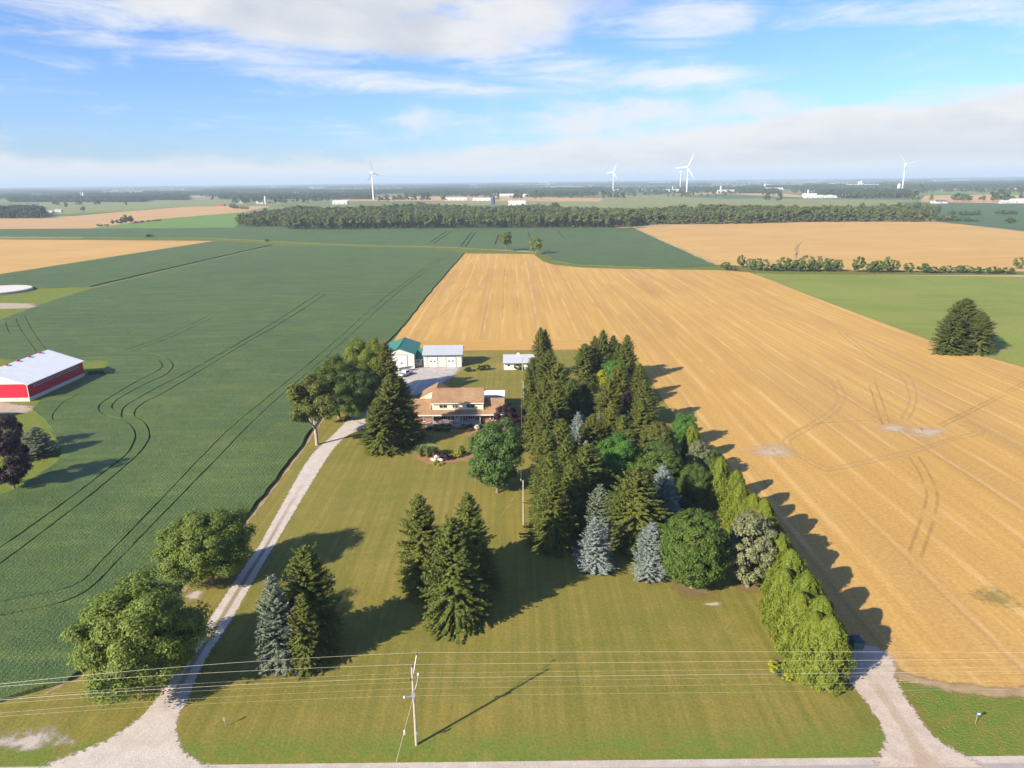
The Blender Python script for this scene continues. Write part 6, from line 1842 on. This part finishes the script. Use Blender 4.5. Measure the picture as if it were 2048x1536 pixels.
for i, bl in enumerate(blocks):
    yy = sum(p_[1] for p_ in bl) / 4
    q_ = fill_poly(bl, 11.0 if yy < 4000 else 17.0 if yy < 8000 else 26.0, 100 + i)
    if len(q_) > 2600:
        q_ = random.sample(q_, 2600)
    if len(q_) >= 3:
        bands.setdefault(i if i < N_SEEN else 1000 + int(yy / 1500), []).extend(q_)
for i, q_ in bands.items():
    rg = np.random.default_rng(i)
    big = 1.0 if i < N_SEEN else min(1.3, 1.05 + 0.03 * (i - 1000))
    wood('far_wood', WOODS[i] if i < N_SEEN else 'belt of hazy woods on the plain, one of many toward the horizon', q_, rg.uniform(0.85, 1.25, len(q_)) * big, ['far_%d' % rg.integers(0, 3) for _ in q_], i)['group'] = 'far woods'
# single far trees that read as a speckle over the plain
random.seed(78)
pts = []
for i in range(1500):
    Y = random.uniform(1900, 9000) if i < 900 else random.uniform(2500, 5200)
    X = random.uniform(-0.85, 0.85) * Y
    if -900 < X < 1500 and Y < 2500 or (Y < 3300 and X < -200):
        continue
    pts.append((X, Y))
    for k in range(random.choice((0, 0, 2, 6, 10))):
        pts.append((X + (k + 1) * random.uniform(10, 22), Y + random.uniform(-8, 8)))
rg = np.random.default_rng(5)
wood('far_hedgerows', 'hedgerows and scattered trees far out on the plain', pts, rg.uniform(0.55, 1.15, len(pts)), ['far_%d' % rg.integers(0, 3) for _ in pts], 3)


# ------------------------------------------------------------------ distant buildings
def far_barn(px, py, L, W, H, label, wall='farwhite', roof='farwhite', rz=0.0, name='far_barn', cat='barn'):
    p = S(px, py)
    e = empty(name, (p.x, p.y, 0), label, cat, rz=rz)
    MB().box(-L / 2, L / 2, -W / 2, W / 2, -.2, H).prism([(-W / 2, H), (W / 2, H), (0, H + W * 0.22)], 'x', -L / 2, L / 2).build('wall', BM[wall], e)
    a, r = W / 2 + .4, H + W * 0.22
    MB().slab([(-L / 2 - .4, -a, H), (L / 2 + .4, -a, H), (L / 2 + .4, 0, r + .25), (-L / 2 - .4, 0, r + .25)], .15).slab([(-L / 2 - .4, 0.002, r + .25), (L / 2 + .4, 0.002, r + .25), (L / 2 + .4, a, H), (-L / 2 - .4, a, H)], .15).build('roof', BM[roof], e)
    n = max(1, int(L / 14))
    for i in range(n):
        x = -L / 2 + L * (i + .5) / n
        MB().box(x - 1.4, x + 1.4, -W / 2 - .06, -W / 2 - .004, 0.8 if H > 4 else 0.9, H * 0.62).build('opening', BM['trim'], e)
    return e


def far_silo(px, py, R, H, label, mat='silo', dome='farwhite'):
    p = S(px, py)
    e = empty('far_silo', (p.x, p.y, 0), label, 'silo')
    MB().lathe([(R, -.2), (R, H)], 18).build('shaft', BM[mat], e)
    MB().lathe([(R * 1.02, H), (R * .95, H + R * .35), (R * .65, H + R * .75), (R * .15, H + R)], 18).build('dome', BM[dome], e)
    return e


far_barn(118, 424, 16, 9, 4.0, 'low white house between tree clumps at the far left', name='far_house', cat='house', roof='fargrey')
far_barn(28, 431, 14, 9, 3.5, 'small house with pale walls under the far left wood', name='far_house', cat='house', roof='farred')
far_barn(98, 427, 18, 9, 4.0, 'pale barn beside the low house at the far left')
far_silo(168, 399, 5, 24, 'pale round silo on the hazy plain at the far left')
far_silo(163.5, 399, 1.4, 32, 'thin dark elevator leg beside the hazy far left silo', 'fargrey', 'fargrey')
far_barn(441, 412, 22, 10, 4.0, 'low reddish barn on the far stubble left of the silo farm', 'farred', 'farred')
far_silo(531.5, 409, 2.9, 21, 'tall white silo of the farm behind the left end of the woodlot')
far_barn(519, 408, 26, 14, 6, 'barn beside the tall white silo')
far_barn(482, 407, 14, 10, 5, 'white house left of the tall silo', name='far_house', cat='house', roof='fargrey')
far_barn(681, 408.5, 42, 22, 6, 'white barn just above the left part of the woodlot')
far_barn(690, 398, 30, 14, 5, 'pale barn behind trees, above the woodlot left part', 'farwhite', 'fargrey')
far_barn(912, 401, 70, 20, 5, 'long low barn in the peach stubble left of the twin trees')
far_barn(965, 402, 60, 18, 5, 'pale long barn left of the twin distant trees')
far_barn(1008, 393, 90, 20, 6, 'longest white barn behind the twin distant trees')
far_barn(1040, 393.5, 60, 20, 6, 'white barn behind and right of the twin distant trees')
far_barn(1034, 412, 42, 22, 8, 'white barn peeping over the middle of the woodlot')
far_silo(986, 409, 5.5, 16, 'dark blue silo peeping over the middle of the woodlot', 'fardark', 'fardark')
far_barn(960, 376.5, 200, 30, 6, 'very long pale building on the hazy middle plain')
far_barn(1452, 386, 70, 26, 8, 'white farm sheds right of the middle turbines', 'farwhite', 'fargrey')
far_silo(1441, 386, 3.6, 26, 'pale silo of the sheds right of the middle turbines')
far_barn(1345, 383.5, 60, 20, 8, 'small white farm left of the middle turbines', 'farwhite', 'fargrey')
far_silo(1345, 383, 3, 22, 'silo of the small farm left of the middle turbines')
far_barn(1545, 382, 90, 26, 9, 'white shed right of the dark conifer belt')
far_silo(1529, 379, 5, 25, 'grey silo above the dark conifer belt')
far_barn(1620, 393, 46, 18, 6, 'white farm shed with silo in the pale pasture')
far_silo(1615.5, 392.5, 2.5, 18, 'slim white silo in the pale pasture')
far_barn(1648, 396, 120, 18, 5, 'long low white barn behind the right part of the woodlot')
far_barn(1724, 375, 190, 40, 10, 'large grey plant building on the right horizon', 'fargrey', 'farwhite')
far_silo(1717, 374.5, 5, 30, 'left one of two pale towers of the horizon plant')
far_silo(1721.5, 374.5, 5, 32, 'right one of two pale towers of the horizon plant')
far_barn(1880, 407, 26, 12, 4.5, 'white house with dark roof among trees at the far right', 'farwhite', 'trim', name='far_house', cat='house')
far_barn(1866, 407, 9, 8, 4.0, 'small white annex left of the dark roofed house', 'farwhite', 'fargrey')
far_barn(2036, 406, 34, 16, 6, 'white barn at the far right edge')
far_barn(2012, 407, 26, 12, 4, 'pale low shed beside the far right barn', 'fargrey', 'farwhite')
far_silo(1797, 380, 7, 22, 'white round bin at the foot of the right turbine')
random.seed(88)
for i in range(46):
    Y = random.uniform(3600, 9500)
    X = random.uniform(-0.75, 0.85) * Y
    e = bpy.data.objects.new('distant_barn', None)
    COL.objects.link(e)
    e.location = (X, Y, 0)
    tag(e, 'tiny pale farm building on the hazy plain', 'barn', 'tiny distant farm buildings')
    L, W, H = random.uniform(20, 60), random.uniform(12, 20), random.uniform(4, 7)
    m1, m2 = random.choice(('farwhite', 'fargrey', 'farwhite')), random.choice(('farwhite', 'farwhite', 'fargrey'))
    MB().box(-L / 2, L / 2, -W / 2, W / 2, -.2, H).build('wall', BM[m1], e)
    MB().prism([(-W / 2 - .5, H), (W / 2 + .5, H), (0, H + W * .25)], 'x', -L / 2 - .5, L / 2 + .5).build('roof', BM[m2], e)

# ------------------------------------------------------------------ wind turbines
def turbine(px, py, hub_px, hub_py, blade, ang, yaw, label):
    p = S(px, py)
    q = SY(hub_px, hub_py, p.y)
    H = q.z
    e = empty('wind_turbine', (p.x, p.y, 0), label, 'wind turbine', 'wind turbines on the plain', yaw)
    MB().tube([(0, 0, -1), (0, 0, H * .5), (0, 0, H - 1.5)], [2.5, 2.0, 1.4], 16).build('tower', BM['turbine'], e)
    MB().prism([(-2.6, H - 1.7), (8, H - 1.4), (8, H + 1.4), (-2.6, H + 1.9)], 'x', -1.7, 1.7).build('nacelle', BM['turbine'], e)
    hub = MB().lathe([(1.6, 0), (1.7, .8), (1.2, 1.9), (.3, 2.5)], 14).build('hub', BM['turbine'], e)
    hub.location, hub.rotation_euler = (0, -2.6, H), (rad(90), 0, 0)
    for k in range(3):
        a_ = ang + k * 2.0944
        b_ = MB()
        sec = []
        for t, c_, th, tw in ((0, 1.9, 1.6, 0), (.05, 2.0, 1.6, 0), (.2, 3.6, .8, .18), (.5, 2.3, .4, .08), (.8, 1.3, .22, .02), (1, .25, .08, 0)):
            z = t * blade + 1.0
            for u, v in ((-.35, 0), (0, .5), (.65, 0), (0, -.5)):
                x0, y0 = u * c_, v * th
                sec.append((x0 * math.cos(tw) - y0 * math.sin(tw), x0 * math.sin(tw) + y0 * math.cos(tw), z))
        fs = [(i * 4 + j, i * 4 + (j + 1) % 4, i * 4 + 4 + (j + 1) % 4, i * 4 + 4 + j) for i in range(5) for j in range(4)] + [(20, 21, 22, 23)]
        o = b_.add(sec, fs).build('blade', BM['turbine'], e)
        o.location, o.rotation_euler = (0, -3.6, H), (0, a_, 0)


turbine(1804, 381, 1808, 328, 62, rad(76), rad(12), 'nearest white wind turbine at the right, three blades spread')
turbine(1373, 389, 1374, 334, 53, rad(26), rad(-40), 'taller white wind turbine of the middle pair')
turbine(1360, 377, 1361, 343, 50, rad(0), rad(20), 'smaller white wind turbine just left of the taller one')
turbine(747, 399, 743, 345, 48, rad(-14), rad(62), 'white wind turbine at the left, blades nearly edge on')
turbine(1226, 382, 1228, 344, 46, rad(24), rad(-38), 'small wind turbine standing alone between left one and pair')

# ------------------------------------------------------------------ the air
hb = MB().box(-44000, 44000, -3000, 44000, -1.0, 185.0).build('haze', None)
hm, hnt, hout = new_mat('hazy_air')
pv = node(hnt, 'ShaderNodeVolumePrincipled', {'Color': (0.68, 0.85, 1.0, 1), 'Density': 0.00011, 'Anisotropy': 0.0})
hnt.links.new(pv.outputs[0], hout.inputs['Volume'])
hb.data.materials.append(hm)
tag(hb, 'pale haze lying over the whole plain', 'haze', None, 'stuff')
